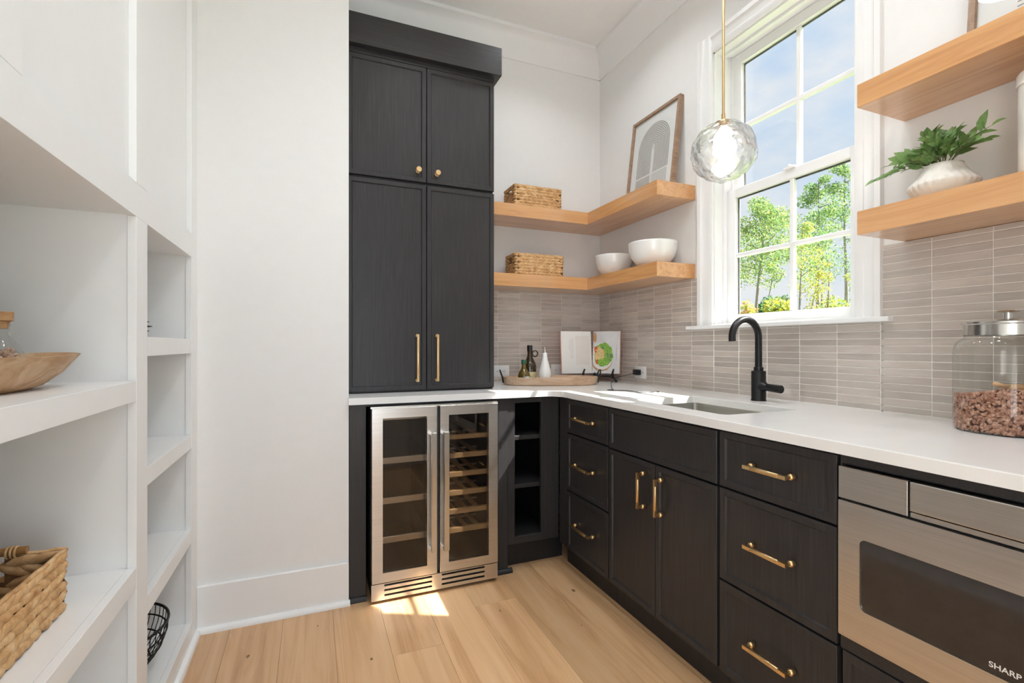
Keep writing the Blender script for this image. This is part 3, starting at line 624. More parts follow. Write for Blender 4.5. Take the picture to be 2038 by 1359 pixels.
# ------------------------------------------------------------------ countertop with sink cutout
R = 0.085
outer = [(PX + 0.001 - 0.004, CY), (CX - R, CY)]
for i in range(1, 11): a = PI / 2 * i / 10; outer.append((CX - R + R * math.sin(a), CY - R + R * math.cos(a)))
outer += [(CX, 0.160), (WX - 0.001, 0.160), (WX - 0.001, WY - 0.001), (PX + 0.002, WY - 0.001), (PX + 0.002, PY - 0.001), (PX - 0.003, PY - 0.001)]
hole = rrect(1.285, 1.640, 1.228, 1.742, 0.022, 5)
bm = bmesh.new(); geo = []
for loop in (outer, hole):
    vs = [bm.verts.new((a, b, CT)) for a, b in loop]
    for i in range(len(vs)): geo.append(bm.edges.new((vs[i], vs[(i + 1) % len(vs)])))
bmesh.ops.triangle_fill(bm, edges=geo, use_beauty=True)
ex = bmesh.ops.extrude_face_region(bm, geom=list(bm.faces))
bmesh.ops.translate(bm, vec=(0, 0, CB - CT), verts=[v for v in ex['geom'] if isinstance(v, bmesh.types.BMVert)])
bmesh.ops.recalc_face_normals(bm, faces=bm.faces)
es = [e for e in bm.edges if len(e.link_faces) == 2 and e.calc_face_angle(0) > 1.2 and e.verts[0].co.z > CT - 1e-4 and e.verts[1].co.z > CT - 1e-4]
bmesh.ops.bevel(bm, geom=es, offset=0.0022, segments=2, affect='EDGES', profile=0.5)
co = Vector((1.2, 1.8, CB))
bmesh.ops.translate(bm, vec=-co, verts=bm.verts)
me = bpy.data.meshes.new('countertop'); bm.to_mesh(me); bm.free(); me.materials.append(m_quartz)
ctop = bpy.data.objects.new('countertop', me); C.objects.link(ctop); ctop.location = co
tag(ctop, 'white quartz L-shaped countertop with sink cutout running round the corner', 'countertop')

# sink
t = thing('sink', 'undermount stainless steel sink set into the white counter', 'sink', (1.46, 1.485, 0.68))
o_ = rrect(1.268, 1.657, 1.211, 1.759, 0.03, 5); i_ = rrect(1.278, 1.647, 1.221, 1.749, 0.022, 5); b_ = rrect(1.288, 1.637, 1.231, 1.739, 0.03, 5)
mb = MB(); zt = CB - 0.0008
mb.ring([[(a, b, 0.688) for a, b in i_], [(a, b, zt - 0.003) for a, b in rrect(1.275, 1.650, 1.218, 1.752, 0.024, 5)], [(a, b, zt - 0.003) for a, b in o_], [(a, b, zt) for a, b in o_], [(a, b, zt) for a, b in i_], [(a, b, 0.71) for a, b in rrect(1.282, 1.643, 1.225, 1.745, 0.022, 5)], [(a, b, 0.692) for a, b in b_]])
mb.build('basin', m_steel_s, t, auto=40)
MB().lathe([(0.045, 0.6925), (0.045, 0.695), (0.035, 0.6955), (0.03, 0.694), (0.001, 0.694)], (1.46, 1.485, 0), 24).build('drain', m_chrome, t, auto=40)

# faucet
fx, fy = 1.752, 1.494
t = thing('faucet', 'matte black gooseneck faucet with side lever behind the sink', 'faucet', (fx, fy, CT))
mb = MB(); mb.lathe([(0.001, CT), (0.0300, CT), (0.0300, CT + 0.004), (0.0285, CT + 0.006), (0.0285, 1.037), (0.027, 1.040), (0.019, 1.041), (0.019, 1.056), (0.001, 1.057)], (fx, fy, 0), 28)
mb.build('body', m_matteblk, t, auto=40)
path = [(fx, fy, 1.05), (fx, fy, 1.12), (fx, fy, 1.182)]
for i in range(1, 19): a = PI * 1.02 * i / 18; path.append((fx - 0.075 + 0.075 * math.cos(a), fy, 1.182 + 0.075 * math.sin(a)))
path.append((path[-1][0] + 0.001, fy, 1.166))
MB().tube(path, 0.0142, 18).build('spout', m_matteblk, t, auto=50)
mb = MB(); mb.tube([(fx, fy - 0.018, 0.976), (fx, fy - 0.034, 0.974), (fx, fy - 0.046, 0.973)], [0.026, 0.018, 0.013], 18); mb.tube([(fx, fy - 0.040, 0.9735), (fx, fy - 0.043, 0.9735), (fx, fy - 0.107, 0.970), (fx, fy - 0.109, 0.970)], [0.0125, 0.0155, 0.0165, 0.0150], 20)
mb.build('lever', m_matteblk, t, auto=40)

# ------------------------------------------------------------------ oak shelves
SX, SYB = 1.628, 2.667
def corner_shelf(label, z0, z1):
    t = thing('corner_shelf', label, 'shelf', (1.4, 2.8, z0), group=None)
    MB().box(0.9065, SX, SYB, WY - 0.0005, z0, z1).build('board', m_shelf_x, t, bevel=0.0012)
    # board along the right wall, fitted round the corner
    MB().box(SX + 0.0004, WX - 0.0005, 1.997, WY - 0.0005, z0, z1).build('board', m_shelf_y, t, bevel=0.0012)
corner_shelf('upper oak corner shelf carrying a basket and a framed print', 1.922, 1.998)
corner_shelf('lower oak corner shelf carrying a basket and two white bowls', 1.5035, 1.580)
def wall_shelf(label, z0, z1):
    o = one('wall_shelf', MB().box(SX, WX - 0.0005, 0.165, 1.016, z0, z1), m_shelf_y, label, 'shelf', bevel=0.0012)
wall_shelf('upper oak floating shelf right of the window under a framed print', 1.916, 1.990)
wall_shelf('lower oak floating shelf right of the window carrying the plant', 1.5045, 1.581)

# ------------------------------------------------------------------ woven baskets
def strand(mb, p, d, n, L, wd, th):
    # one twisted leaf of the braid: tapering lens along d, bulging along n
    d = Vector(d).normalized(); n = Vector(n).normalized(); s = d.cross(n)
    rs = []
    for t_, k in ((-0.5, 0.30), (-0.25, 0.92), (0.12, 1.0), (0.5, 0.22)):
        c = Vector(p) + d * L * t_ + n * th * (0.5 - 1.1 * abs(t_))
        rs.append([c + s * wd * 0.5 * k * math.cos(a) + n * th * k * math.sin(a) for a in (0, PI / 3, 2 * PI / 3, PI, 3 * PI / 2)])
    mb.ring(rs)
def weave_wall(mb, p0, p1, z0, z1, nrm, row=0.0185, step=0.0185, hole=None, lean=0.0):
    A, B = Vector(p0), Vector(p1); U = (B - A).normalized(); L = (B - A).length; nv = Vector(nrm)
    nrows = max(2, round((z1 - z0) / row)); rh = (z1 - z0) / nrows
    for r in range(nrows):
        zc = z0 + rh * (r + 0.5); sg = 1 if r % 2 else -1
        k = 0.35
        while k * step < L:
            u = k * step; ln = step * random.uniform(1.75, 2.15)
            room = min(u, L - u)
            if ln * 0.5 > room: ln = max(room * 2, step * 0.7); u = min(max(u, ln * 0.5), L - ln * 0.5)
            if not (hole and hole[0] < u < hole[1] and hole[2] < zc < hole[3]):
                d = U + Vector((0, 0, 1)) * (0.27 + random.uniform(-0.10, 0.12)) * sg
                strand(mb, A + U * u + Vector((0, 0, zc - A.z)) + nv * random.uniform(-.001, .001), d, nv, ln, rh * random.uniform(0.88, 1.08), 0.0058)
            k += random.uniform(0.85, 1.12)
def basket(name, label, x0, x1, y0, y1, z0, z1, row, step, hole_end=None, rod=False):
    c = ((x0 + x1) / 2, (y0 + y1) / 2, z0)
    t = thing(name, label, 'basket', c)
    th = 0.005
    hz = (z1 - (z1 - z0) * 0.42, z1 - (z1 - z0) * 0.16)
    mb = MB()
    if hole_end == 'x':      # hand holes in the ends that face +-X
        m0, m1 = y0 + (y1 - y0) * 0.28, y1 - (y1 - y0) * 0.28
        for xa, xb in ((x0 + th, x0 + 2 * th), (x1 - 2 * th, x1 - th)):
            mb.box(xa, xb, y0 + th, m0, z0, z1 - .004); mb.box(xa, xb, m1, y1 - th, z0, z1 - .004); mb.box(xa, xb, m0, m1, z0, hz[0]); mb.box(xa, xb, m0, m1, hz[1], z1 - .004)
        mb.box(x0 + th, x1 - th, y0 + th, y0 + 2 * th, z0, z1 - .004); mb.box(x0 + th, x1 - th, y1 - 2 * th, y1 - th, z0, z1 - .004)
    else:                    # hand holes in the ends that face +-Y
        m0, m1 = x0 + (x1 - x0) * 0.30, x1 - (x1 - x0) * 0.40
        for ya, yb in ((y0 + th, y0 + 2 * th), (y1 - 2 * th, y1 - th)):
            mb.box(x0 + th, m0, ya, yb, z0, z1 - .004); mb.box(m1, x1 - th, ya, yb, z0, z1 - .004); mb.box(m0, m1, ya, yb, z0, hz[0])
        mb.box(x0 + th, x0 + 2 * th, y0 + th, y1 - th, z0, z1 - .004); mb.box(x1 - 2 * th, x1 - th, y0 + th, y1 - th, z0, z1 - .004)
    mb.box(x0 + th, x1 - th, y0 + th, y1 - th, z0, z0 + 0.006)
    mb.build('liner', m_straw_d, t)
    w = MB(); q = 0.004
    hx = (0.28 * (y1 - y0), 0.72 * (y1 - y0), hz[0], hz[1]) if hole_end == 'x' else None
    hy = (0.30 * (x1 - x0), 0.60 * (x1 - x0), hz[0], z1 + 1) if hole_end != 'x' else None
    weave_wall(w, (x0, y0 + q, z0), (x1, y0 + q, z0), z0 + 0.002, z1 - 0.003, (0, -1, 0), row, step, hole=hy)
    weave_wall(w, (x0, y1 - q, z0), (x1, y1 - q, z0), z0 + 0.002, z1 - 0.003, (0, 1, 0), row, step, hole=hy)
    weave_wall(w, (x0 + q, y0, z0), (x0 + q, y1, z0), z0 + 0.002, z1 - 0.003, (-1, 0, 0), row, step, hole=hx)
    weave_wall(w, (x1 - q, y0, z0), (x1 - q, y1, z0), z0 + 0.002, z1 - 0.003, (1, 0, 0), row, step, hole=hx)
    if rod:   # inside of the far end is in view
        weave_wall(w, (x0 + .008, y1 - 0.011, z0), (x1 - .008, y1 - 0.011, z0), z0 + 0.006, z1 - 0.003, (0, -1, 0), row, step, hole=hy)
    tag(w.build('woven_sides', m_straw, t, auto=60), kind='stuff')
    r = MB()
    cor = [(x0 + .003, y0 + .003), (x1 - .003, y0 + .003), (x1 - .003, y1 - .003), (x0 + .003, y1 - .003)]
    for (a, b), (a2, b2) in zip(cor, cor[1:] + cor[:1]):
        n = 14; pth = []
        for i in range(n + 1):
            f = i / n
            if rod and b == b2 and 0.28 < abs((a + (a2 - a) * f) - x0) / (x1 - x0) < 0.62: continue
            r_ = 0
            pth.append((a + (a2 - a) * f, b + (b2 - b) * f, z1 - 0.004 + 0.0015 * math.sin(i * 2.1)))
        if rod and b == b2:
            k = [i for i in range(len(pth) - 1) if abs(pth[i + 1][0] - pth[i][0]) > 0.05]
            if k: r.tube(pth[:k[0] + 1], 0.0048, 7); r.tube(pth[k[0] + 1:], 0.0048, 7); continue
        r.tube(pth, 0.0048, 7)
    r.build('rim', m_straw, t, smooth=True)
    if rod:
        for yy in (y0 + 0.004, y1 - 0.006):
            xa, xb = x0 + (x1 - x0) * 0.22, x1 - (x1 - x0) * 0.26
            rd = MB().cyl((xa, yy, z1 + 0.006), (xb, yy, z1 + 0.006), 0.0085, 16).build('handle_rod', m_bamboo, t, auto=50)
            for xx in (xa + 0.016, xa + 0.023, xb - 0.018, xb - 0.025, xb - 0.032):
                MB().tube([(xx, yy + 0.0105 * math.cos(2 * PI * i / 12), z1 + 0.004 + 0.0115 * math.sin(2 * PI * i / 12)) for i in range(13)], 0.0022, 6).build('binding', m_straw, rd, smooth=True)
    return t
basket('woven_basket', 'woven seagrass basket on the upper oak corner shelf', 1.130, 1.452, 2.692, 2.870, 1.998, 2.130, 0.0185, 0.030, 'x')
basket('woven_basket', 'woven seagrass basket on the lower oak corner shelf beside the white bowls', 1.134, 1.466, 2.692, 2.850, 1.580, 1.712, 0.0185, 0.030, 'x')
basket('storage_basket', 'large woven basket with bamboo rod handle on the white built-in shelf', -0.760, -0.503, 0.93, 1.372, 0.565, 0.700, 0.0225, 0.034, 'y', rod=True)

# ------------------------------------------------------------------ white bowls
def bowl(label, c, r, h):
    prof = [(0.001, 0.004), (r * .46, 0.0), (r * .52, 0.003), (r * .68, h * .14), (r * .86, h * .38), (r * .96, h * .66), (r * .985, h * .90), (r * 1.0, h * .96), (r * .995, h), (r * .955, h * .985), (r * .93, h * .7), (r * .82, h * .4), (r * .62, h * .17), (0.001, h * .09)]
    return one('serving_bowl', MB().lathe(prof, c, 48), m_white_c, label, 'bowl', smooth=True, group='white bowls on the lower corner shelf')
bowl('larger white ceramic bowl at the end of the lower corner shelf', (1.742, 2.172, 1.5802), 0.133, 0.132)
bowl('smaller white ceramic bowl nearer the room corner on the lower corner shelf', (1.752, 2.560, 1.5802), 0.117, 0.128)

# ------------------------------------------------------------------ framed prints
def framed(label, w, h, loc, tilt, art):
    # local: x to the viewer's right when facing the wall (= -Y world), y up, z out of the wall
    t = thing('picture_frame', label, 'picture frame', loc, world=False)
    t.rotation_euler = Euler((PI / 2 - 0.0, 0, -PI / 2), 'XYZ')
    M = Matrix(((0, 0, -1), (-1, 0, 0), (0, 1, 0)))
    t.rotation_euler = (Matrix.Rotation(tilt, 3, 'Y') @ M).to_euler()
    f, d = 0.017, 0.030
    for a in ((0, w, 0, f), (0, w, h - f, h)): MB().box(a[0], a[1], a[2], a[3], 0, d).build('frame_rail', m_frame, t, bevel=0.0008)
    for a in ((0, f, f, h - f), (w - f, w, f, h - f)): MB().box(a[0], a[1], a[2], a[3], 0, d).build('frame_stile', m_frame, t, bevel=0.0008)
    MB().box(f, w - f, f, h - f, 0.004, 0.016).build('mat_board', m_mat, t)
    art(t, w, h)
    MB().box(f, w - f, f, h - f, 0.0215, 0.0235).build('glazing', g_win, t)
def arch_art(t, w, h):
    z0, z1 = 0.0162, 0.0168; cx = w * 0.5; base = 0.08; yb = h * 0.29; yc = h * 0.60; R_ = w * 0.335
    n = 28
    shp = [(cx + R_ * math.cos(PI * i / n), yc + R_ * math.sin(PI * i / n)) for i in range(n + 1)] + [(cx - R_, yb), (cx + R_, yb)]
    MB().prism(shp, lambda a, b, d: (a, b, d), z0, z0 + 0.0002).build('print', m_art, t)
    L = MB()
    for k in range(12):     # nested arches
        r0 = R_ * (1 - k * 0.077); r1 = r0 - 0.0042
        pts = [(cx + r0 * math.cos(PI * i / n), yc + r0 * math.sin(PI * i / n)) for i in range(n + 1)]; pts2 = [(cx + r1 * math.cos(PI * i / n), yc + r1 * math.sin(PI * i / n)) for i in range(n + 1)]
        for P_ in (1, 0):
            pass
        vs = [(a, b, z1) for a, b in pts] + [(a, b, z1) for a, b in pts2]
        L.add(vs, [(i, i + 1, n + 2 + i, n + 1 + i) for i in range(n)])
        for sx in (-1, 1): L.add([(cx + sx * r0, yb, z1), (cx + sx * r1, yb, z1), (cx + sx * r1, yc, z1), (cx + sx * r0, yc, z1)], [(0, 1, 2, 3)])
    yy = 0.045
    while yy < yb - 0.008:
        L.add([(cx - R_, yy, z1), (cx - 0.006, yy, z1), (cx - 0.006, yy + 0.004, z1), (cx - R_, yy + 0.004, z1)], [(0, 1, 2, 3)]); yy += 0.0085
    xx = cx + 0.008
    while xx < cx + R_:
        L.add([(xx, 0.045, z1), (xx + 0.002, 0.045, z1), (xx + 0.002, yb - 0.006, z1), (xx, yb - 0.006, z1)], [(0, 1, 2, 3)]); xx += 0.007
    tag(L.build('print_lines', m_line, t, recalc=False), kind='stuff')
    W_ = MB().box(cx - 0.006, cx + 0.006, yb - 0.004, yc - 0.02, z1, z1 + 0.0002); W_.box(cx - R_, cx + R_, yb - 0.005, yb + 0.002, z1, z1 + 0.0002)
    W_.build('print_gap', m_mat, t)
def line_art(t, w, h):
    z1 = 0.0165; L = MB(); yy = 0.06
    while yy < h - 0.07:
        L.add([(0.105, yy, z1), (w - 0.06, yy, z1), (w - 0.06, yy + 0.0035, z1), (0.105, yy + 0.0035, z1)], [(0, 1, 2, 3)]); yy += 0.0135
    tag(L.build('print_lines', m_line, t, recalc=False), kind='stuff')
    MB().box(0.055, w - 0.03, 0.03, h - 0.03, 0.0161, 0.0163).build('print', m_mat, t)
tl = math.atan(0.12)
framed('walnut-framed arch line print leaning on the upper corner shelf', 0.418, 0.528, (1.822, 2.500, 1.9985), tl, arch_art)
framed('framed striped line print leaning on the upper shelf right of the window', 0.42, 0.53, (1.800, 0.800, 1.9905), math.atan(0.1), line_art)

# ------------------------------------------------------------------ pendant light
px, py, pz = 1.500, 1.441, 1.912
t = thing('pendant_light', 'rippled clear glass globe pendant on a brass rod over the sink', 'pendant light', (px, py, pz))
MB().cyl((px, py, pz + 0.122), (px, py, CEIL - 0.02), 0.0052, 12).build('rod', m_brass, t, auto=50)
MB().lathe([(0.001, CEIL - 0.03), (0.05, CEIL - 0.028), (0.06, CEIL - 0.02), (0.06, CEIL - 0.001), (0.001, CEIL - 0.001)], (px, py, 0), 28).build('canopy', m_brass, t, auto=40)
mb = MB(); mb.lathe([(0.001, 0.150), (0.0075, 0.150), (0.0075, 0.125), (0.022, 0.122), (0.025, 0.118), (0.025, 0.073), (0.023, 0.069), (0.015, 0.069), (0.015, 0.076), (0.001, 0.076)], (px, py, pz), 26)
mb.build('socket', m_brass, t, auto=40)
MB().lathe([(0.001, 0.078), (0.012, 0.078), (0.013, 0.060), (0.020, 0.045), (0.028, 0.025), (0.030, 0.008), (0.027, -0.010), (0.018, -0.022), (0.001, -0.028)], (px, py, pz), 22).build('bulb', m_bulb, t, smooth=True)
pl_d = bpy.data.lights.new('pendant_glow', 'POINT'); pl_d.energy = 6.0; pl_d.shadow_soft_size = 0.03; pl_d.color = (1.0, 0.95, 0.89)
pl_o = bpy.data.objects.new('pendant_glow', pl_d); C.objects.link(pl_o); pl_o.parent = t; pl_o.location = (0, 0, -0.045)
def globe_pts(rad, seedv, amp, n=72, m=44):
    rows_ = []
    for i in range(m + 1):
        th = 0.20 + (PI - 0.20) * i / m; row = []
        for j in range(n):
            a = 2 * PI * j / n
            d = Vector((math.sin(th) * math.cos(a), math.sin(th) * math.sin(a), math.cos(th)))
            r = rad + amp * (noise.noise(d * 3.0 + Vector((seedv, 0, 0))) + 0.55 * noise.noise(d * 6.5 + Vector((0, seedv, 0))))
            sx = 1.03 if i else 1.0
            row.append((px + d.x * r * 1.02, py + d.y * r * 1.02, pz + d.z * r * 0.97))
        rows_.append(row)
    return rows_
A = globe_pts(0.119, 3.0, 0.0065); B = globe_pts(0.1158, 3.6, 0.0070)
mb = MB(); n = 72
allr = A[::-1] + B     # bottom->top outside, then over the rim, top->bottom inside
mb.ring(allr, caps=True)
mb.build('globe', g_globe, t, smooth=True)

# ------------------------------------------------------------------ vase with greenery
vx, vy, vz = 1.755, 0.846, 1.5812
t = thing('vase', 'squat ribbed off-white stoneware vase on the lower right shelf', 'vase', (vx, vy, vz))
def rib(a, r, z): return r * (1 + 0.030 * math.cos(26 * (a + z * 5.0)) * (1 if 0.006 < z < 0.098 else 0))
MB().lathe([(0.001, 0.0), (0.052, 0.0), (0.060, 0.008), (0.076, 0.028), (0.084, 0.046), (0.083, 0.052), (0.072, 0.066), (0.056, 0.086), (0.048, 0.100), (0.047, 0.108), (0.042, 0.108), (0.042, 0.098), (0.050, 0.082), (0.060, 0.060), (0.050, 0.02), (0.001, 0.012)], (vx, vy, vz), 156, fn=rib).build('body', m_matt_c, t, smooth=True)
pl = thing('greenery', 'bunch of trailing green leafy sprigs in the ribbed vase', 'plant', (vx, vy, vz + 0.1))
lv = MB(); prof = [(0, 0), (0.16, 0.42), (0.42, 0.56), (0.70, 0.42), (1.0, 0.0)]
vs = []; 
for q, w_ in prof: vs += [(q, -w_ * 0.5, 0.05 * math.sin(q * 3) - 0.12 * q * q + abs(w_) * 0.10), (q, 0, 0.05 * math.sin(q * 3) - 0.12 * q * q), (q, w_ * 0.5, 0.05 * math.sin(q * 3) - 0.12 * q * q + abs(w_) * 0.10)]
fs = []
for i in range(4):
    a = i * 3; fs += [(a, a + 3, a + 4, a + 1), (a + 1, a + 4, a + 5, a + 2)]
lv.add(vs, fs)
leaf_me = lv.mesh('leaf', m_leaf, smooth=True, recalc=False)
rnd = random.Random(5)
off = WORLD[pl.name]
stems = [  # end offset from vase mouth: (dx, dy(+ = left in view), dz), leaves
    ((-0.05, 0.155, 0.000), 11), ((-0.03, 0.085, 0.055), 10), ((0.00, 0.045, 0.105), 9), ((-0.02, 0.035, 0.080), 10), ((-0.05, 0.00, 0.075), 10), ((0.02, -0.01, 0.09), 9),
    ((-0.03, -0.045, 0.075), 10), ((0.02, -0.085, 0.045), 9), ((-0.01, -0.115, 0.070), 9), ((-0.06, 0.06, 0.02), 9), ((-0.06, -0.05, 0.035), 9), ((0.03, 0.07, 0.05), 8), ((-0.05, 0.03, 0.045), 10), ((-0.04, -0.02, 0.05), 10), ((-0.07, 0.10, 0.025), 9), ((0.0, 0.12, 0.03), 9), ((-0.05, -0.09, 0.03), 8)]
for (dx, dy, dz), nl in stems:
    p0 = Vector((vx, vy, vz + 0.085)); p1 = Vector((vx + dx * 0.45, vy + dy * 0.35, vz + 0.135 + max(dz, 0.02) * 0.35)); p2 = Vector((vx + dx, vy + dy, vz + 0.108 + dz))
    pth = [(1 - s) ** 2 * p0 + 2 * s * (1 - s) * p1 + s * s * p2 for s in [i / 8 for i in range(9)]]
    MB().tube(pth, [0.0016 - 0.0009 * i / 8 for i in range(9)], 6).build('stem', m_stem, pl, smooth=True)
    for k in range(nl):
        s = 0.36 + 0.64 * k / (nl - 1); i = min(int(s * 8), 7); p = pth[i].lerp(pth[i + 1], s * 8 - i) if i < 8 else pth[8]
        T = (pth[min(i + 1, 8)] - pth[i]).normalized()
        ang = rnd.uniform(-0.5, 0.5) + (k % 2) * PI
        side = Vector((rnd.uniform(-1, 0.4), rnd.uniform(-1, 1), rnd.uniform(-0.25, 0.8))).normalized()
        d = (T * 0.75 + side * 0.75).normalized() if k < nl - 1 else T
        up = (Vector((-0.65, 0, 0.75)) + Vector((rnd.uniform(-.4, .4), rnd.uniform(-.5, .5), rnd.uniform(-.3, .3)))); up = (up - d * up.dot(d)).normalized()
        q = Matrix((d, up.cross(d), up)).transposed().to_euler()
        sz = rnd.uniform(0.040, 0.060) * (0.62 if s > 0.85 else 1.0)
        if p.x + d.x * sz > WX - 0.008: continue
        inst('leaf', leaf_me, pl, p - Vector(off), q, (sz, sz * rnd.uniform(.8, 1.05), sz))

# white canister at the frame edge
t = thing('canister', 'tall white lidded canister on the lower right shelf', 'canister', (1.750, 0.615, 1.5812))
c = (1.750, 0.615, 1.5812)
MB().lathe([(0.001, 0.0), (0.056, 0.0), (0.059, 0.004), (0.059, 0.245), (0.001, 0.245)], c, 40).build('body', m_white_c, t, auto=40)
MB().lathe([(0.001, 0.2455), (0.0625, 0.2455), (0.0635, 0.249), (0.0635, 0.271), (0.060, 0.278), (0.001, 0.279)], c, 40).build('lid', m_white_c, t, auto=40)

# ------------------------------------------------------------------ glass jar with beans
jx, jy, jr = 1.737, 0.692, 0.112
t = thing('glass_jar', 'large clear glass storage jar with brushed metal lid at the right of the counter', 'jar', (jx, jy, CT))
k = jr / 0.112; H = 0.275
prof = [(0.001, 0.001), (jr * .90, 0.001), (jr * .97, 0.004), (jr, 0.014), (jr * 1.0, 0.05), (jr, 0.212), (jr * .985, 0.228), (jr * .93, 0.243), (jr * .84, 0.252), (jr * .79, 0.256), (jr * .78, 0.266), (jr * .745, 0.266)]
MB().lathe(prof, (jx, jy, CT), 64).build('glass', g_jar, t, smooth=True)
lp = [(jr * .80, 0.262), (jr * .805, 0.262), (jr * .805, 0.290), (jr * .84, 0.293), (jr * .84, 0.297), (jr * .60, 0.303), (jr * .2, 0.307), (0.010, 0.308), (0.010, 0.322), (0.022, 0.324), (0.025, 0.326), (0.022, 0.329), (0.001, 0.330)]
MB().lathe(lp, (jx, jy, CT), 56).build('lid', m_chrome, t, auto=35)
# beans
bean = MB(); rb = random.Random(3); core_r = jr - 0.013
def bean_at(p, nrm=None, s=1.0):
    
    if nrm is None: nrm = (rb.gauss(0, .35), rb.gauss(0, .35), 1)
    q = Vector((nrm[0] + rb.gauss(0, .22), nrm[1] + rb.gauss(0, .22), nrm[2] + rb.gauss(0, .22))).to_track_quat('Z', 'X').to_matrix() @ Matrix.Rotation(rb.uniform(0, 6.3), 3, 'Z')
    s *= rb.uniform(.85, 1.15); a, b, c_ = 0.0060 * s, 0.0040 * s, 0.0030 * s
    rs = []
    for tt, kk in ((-1, .25), (-.62, .8), (0, 1), (.62, .8), (1, .25)): rs.append([Vector(p) + q @ Vector((a * tt, b * kk * math.cos(w_) + 0.0010 * tt * tt, c_ * kk * math.sin(w_))) for w_ in (0, PI / 3, 2 * PI / 3, PI, 4 * PI / 3, 5 * PI / 3)])
    bean.ring(rs)
def top_z(a): return CT + 0.103 - 0.012 * math.sin(a + 0.5)
for i in range(2300):
    a = rb.uniform(0, 2 * PI); z_ = rb.uniform(CT + 0.007, top_z(a)); rr = jr - rb.uniform(0.0045, 0.0095)
    bean_at((jx + rr * math.cos(a), jy + rr * math.sin(a), z_), (math.cos(a), math.sin(a), 0))
for i in range(520):
    a = rb.uniform(0, 2 * PI); rr = (jr - 0.008) * math.sqrt(rb.random()); bean_at((jx + rr * math.cos(a), jy + rr * math.sin(a), top_z(a) - 0.004 + 0.010 * (1 - rr / jr) + rb.uniform(-.003, .004)))
bean.cur = 1
rs = [[(jx + core_r * math.cos(2 * PI * j / 32), jy + core_r * math.sin(2 * PI * j / 32), CT + 0.006) for j in range(32)], [(jx + core_r * math.cos(2 * PI * j / 32), jy + core_r * math.sin(2 * PI * j / 32), top_z(2 * PI * j / 32) - 0.004) for j in range(32)]]
bean.ring(rs)
one('beans', bean, [m_bean, m_bean_d], 'brown dried beans filling the lower part of the glass jar', 'beans', kind='stuff', auto=70)
# scoop lying on the beans
t = thing('scoop', 'small wooden scoop resting on the beans inside the jar', 'scoop', (jx - 0.02, jy - 0.03, CT + 0.105), rotz=-0.5, world=False)
mb = MB(); n = 14; outr = []; 
for (s, r) in ((-0.030, 0.014), (-0.026, 0.021), (-0.012, 0.025), (0.010, 0.026), (0.032, 0.025)):
    outr.append([(s, r * math.cos(PI + PI * j / n), 0.026 + r * 0.9 * math.sin(PI + PI * j / n)) for j in range(n + 1)] + [(s, (r - .002) * math.cos(2 * PI - PI * j / n), 0.026 + (r - .002) * 0.9 * math.sin(2 * PI - PI * j / n)) for j in range(n + 1)])
mb.ring(outr); mb.build('bowl', m_scoop, t, auto=40)
MB().tube([(-0.028, 0, 0.022), (-0.045, 0, 0.024), (-0.060, 0, 0.028)], [0.005, 0.0055, 0.006], 10).build('grip', m_scoop, t, smooth=True)

# ------------------------------------------------------------------ tray with bottles
tr = thing('serving_tray', 'oval pale wooden tray with black metal handles on the back counter', 'tray', (1.322, 2.592, CT + 0.0002), rotz=-0.33, world=False)
def oval(a, b, n=56, p=2.25): return [(a * math.copysign(abs(math.cos(2 * PI * i / n)) ** (2 / p), math.cos(2 * PI * i / n)), b * math.copysign(abs(math.sin(2 * PI * i / n)) ** (2 / p), math.sin(2 * PI * i / n))) for i in range(n)]
mb = MB()
mb.ring([[(a, b, 0) for a, b in oval(.272, .118)], [(a, b, 0.004) for a, b in oval(.278, .124)], [(a, b, 0.046) for a, b in oval(.286, .130)], [(a, b, 0.048) for a, b in oval(.284, .128)], [(a, b, 0.048) for a, b in oval(.276, .120)], [(a, b, 0.012) for a, b in oval(.268, .112)]])
mb.build('tray_body', m_tray, tr, auto=40)
for sg in (-1, 1):
    h = MB(); pth = [(sg * 0.284, -0.032, 0.012), (sg * 0.290, -0.033, 0.05)]
    for i in range(9): a = PI * i / 8; pth.append((sg * (0.293 + 0.010 * math.sin(a)), -0.032 * math.cos(a), 0.055 + 0.032 * math.sin(a)))
    pth += [(sg * 0.290, 0.033, 0.05), (sg * 0.284, 0.032, 0.012)]
    h.tube(pth, 0.0042, 8); h.build('handle', m_matteblk, tr, smooth=True)
TZ = CT + 0.0125
def bottle(name, label, cat, c, prof, m, n=30):
    t = thing(name, label, cat, c); MB().lathe(prof, c, n).build('body', m, t, smooth=True); return t
c = (1.224, 2.675, TZ)
t = bottle('oil_bottle', 'tall dark oil bottle with ring handle and cream label on the tray', 'bottle', c, [(0.001, 0), (0.036, 0), (0.0385, 0.004), (0.0385, 0.060), (0.040, 0.075), (0.040, 0.098), (0.034, 0.118), (0.022, 0.140), (0.0155, 0.158), (0.0145, 0.182), (0.016, 0.184), (0.016, 0.192), (0.001, 0.192)], m_oil_d)
MB().lathe([(0.001, 0.190), (0.0165, 0.190), (0.0165, 0.220), (0.015, 0.223), (0.001, 0.223)], c, 24).build('cap', m_plastic_b, t, auto=40)
MB().lathe([(0.0388, 0.006), (0.0393, 0.008), (0.0393, 0.060), (0.0388, 0.062)], c, 30).build('label', m_label_y, t, smooth=True)
ha = -0.35
MB().tube([(c[0] + (0.016 + 0.016 + 0.016 * math.cos(a)) * math.cos(ha), c[1] + (0.032 + 0.016 * math.cos(a)) * math.sin(ha), c[2] + 0.172 + 0.018 * math.sin(a)) for a in [2 * PI * i / 16 for i in range(17)]], 0.0048, 8).build('ring_handle', m_oil_d, t, smooth=True)
c = (1.163, 2.625, TZ)
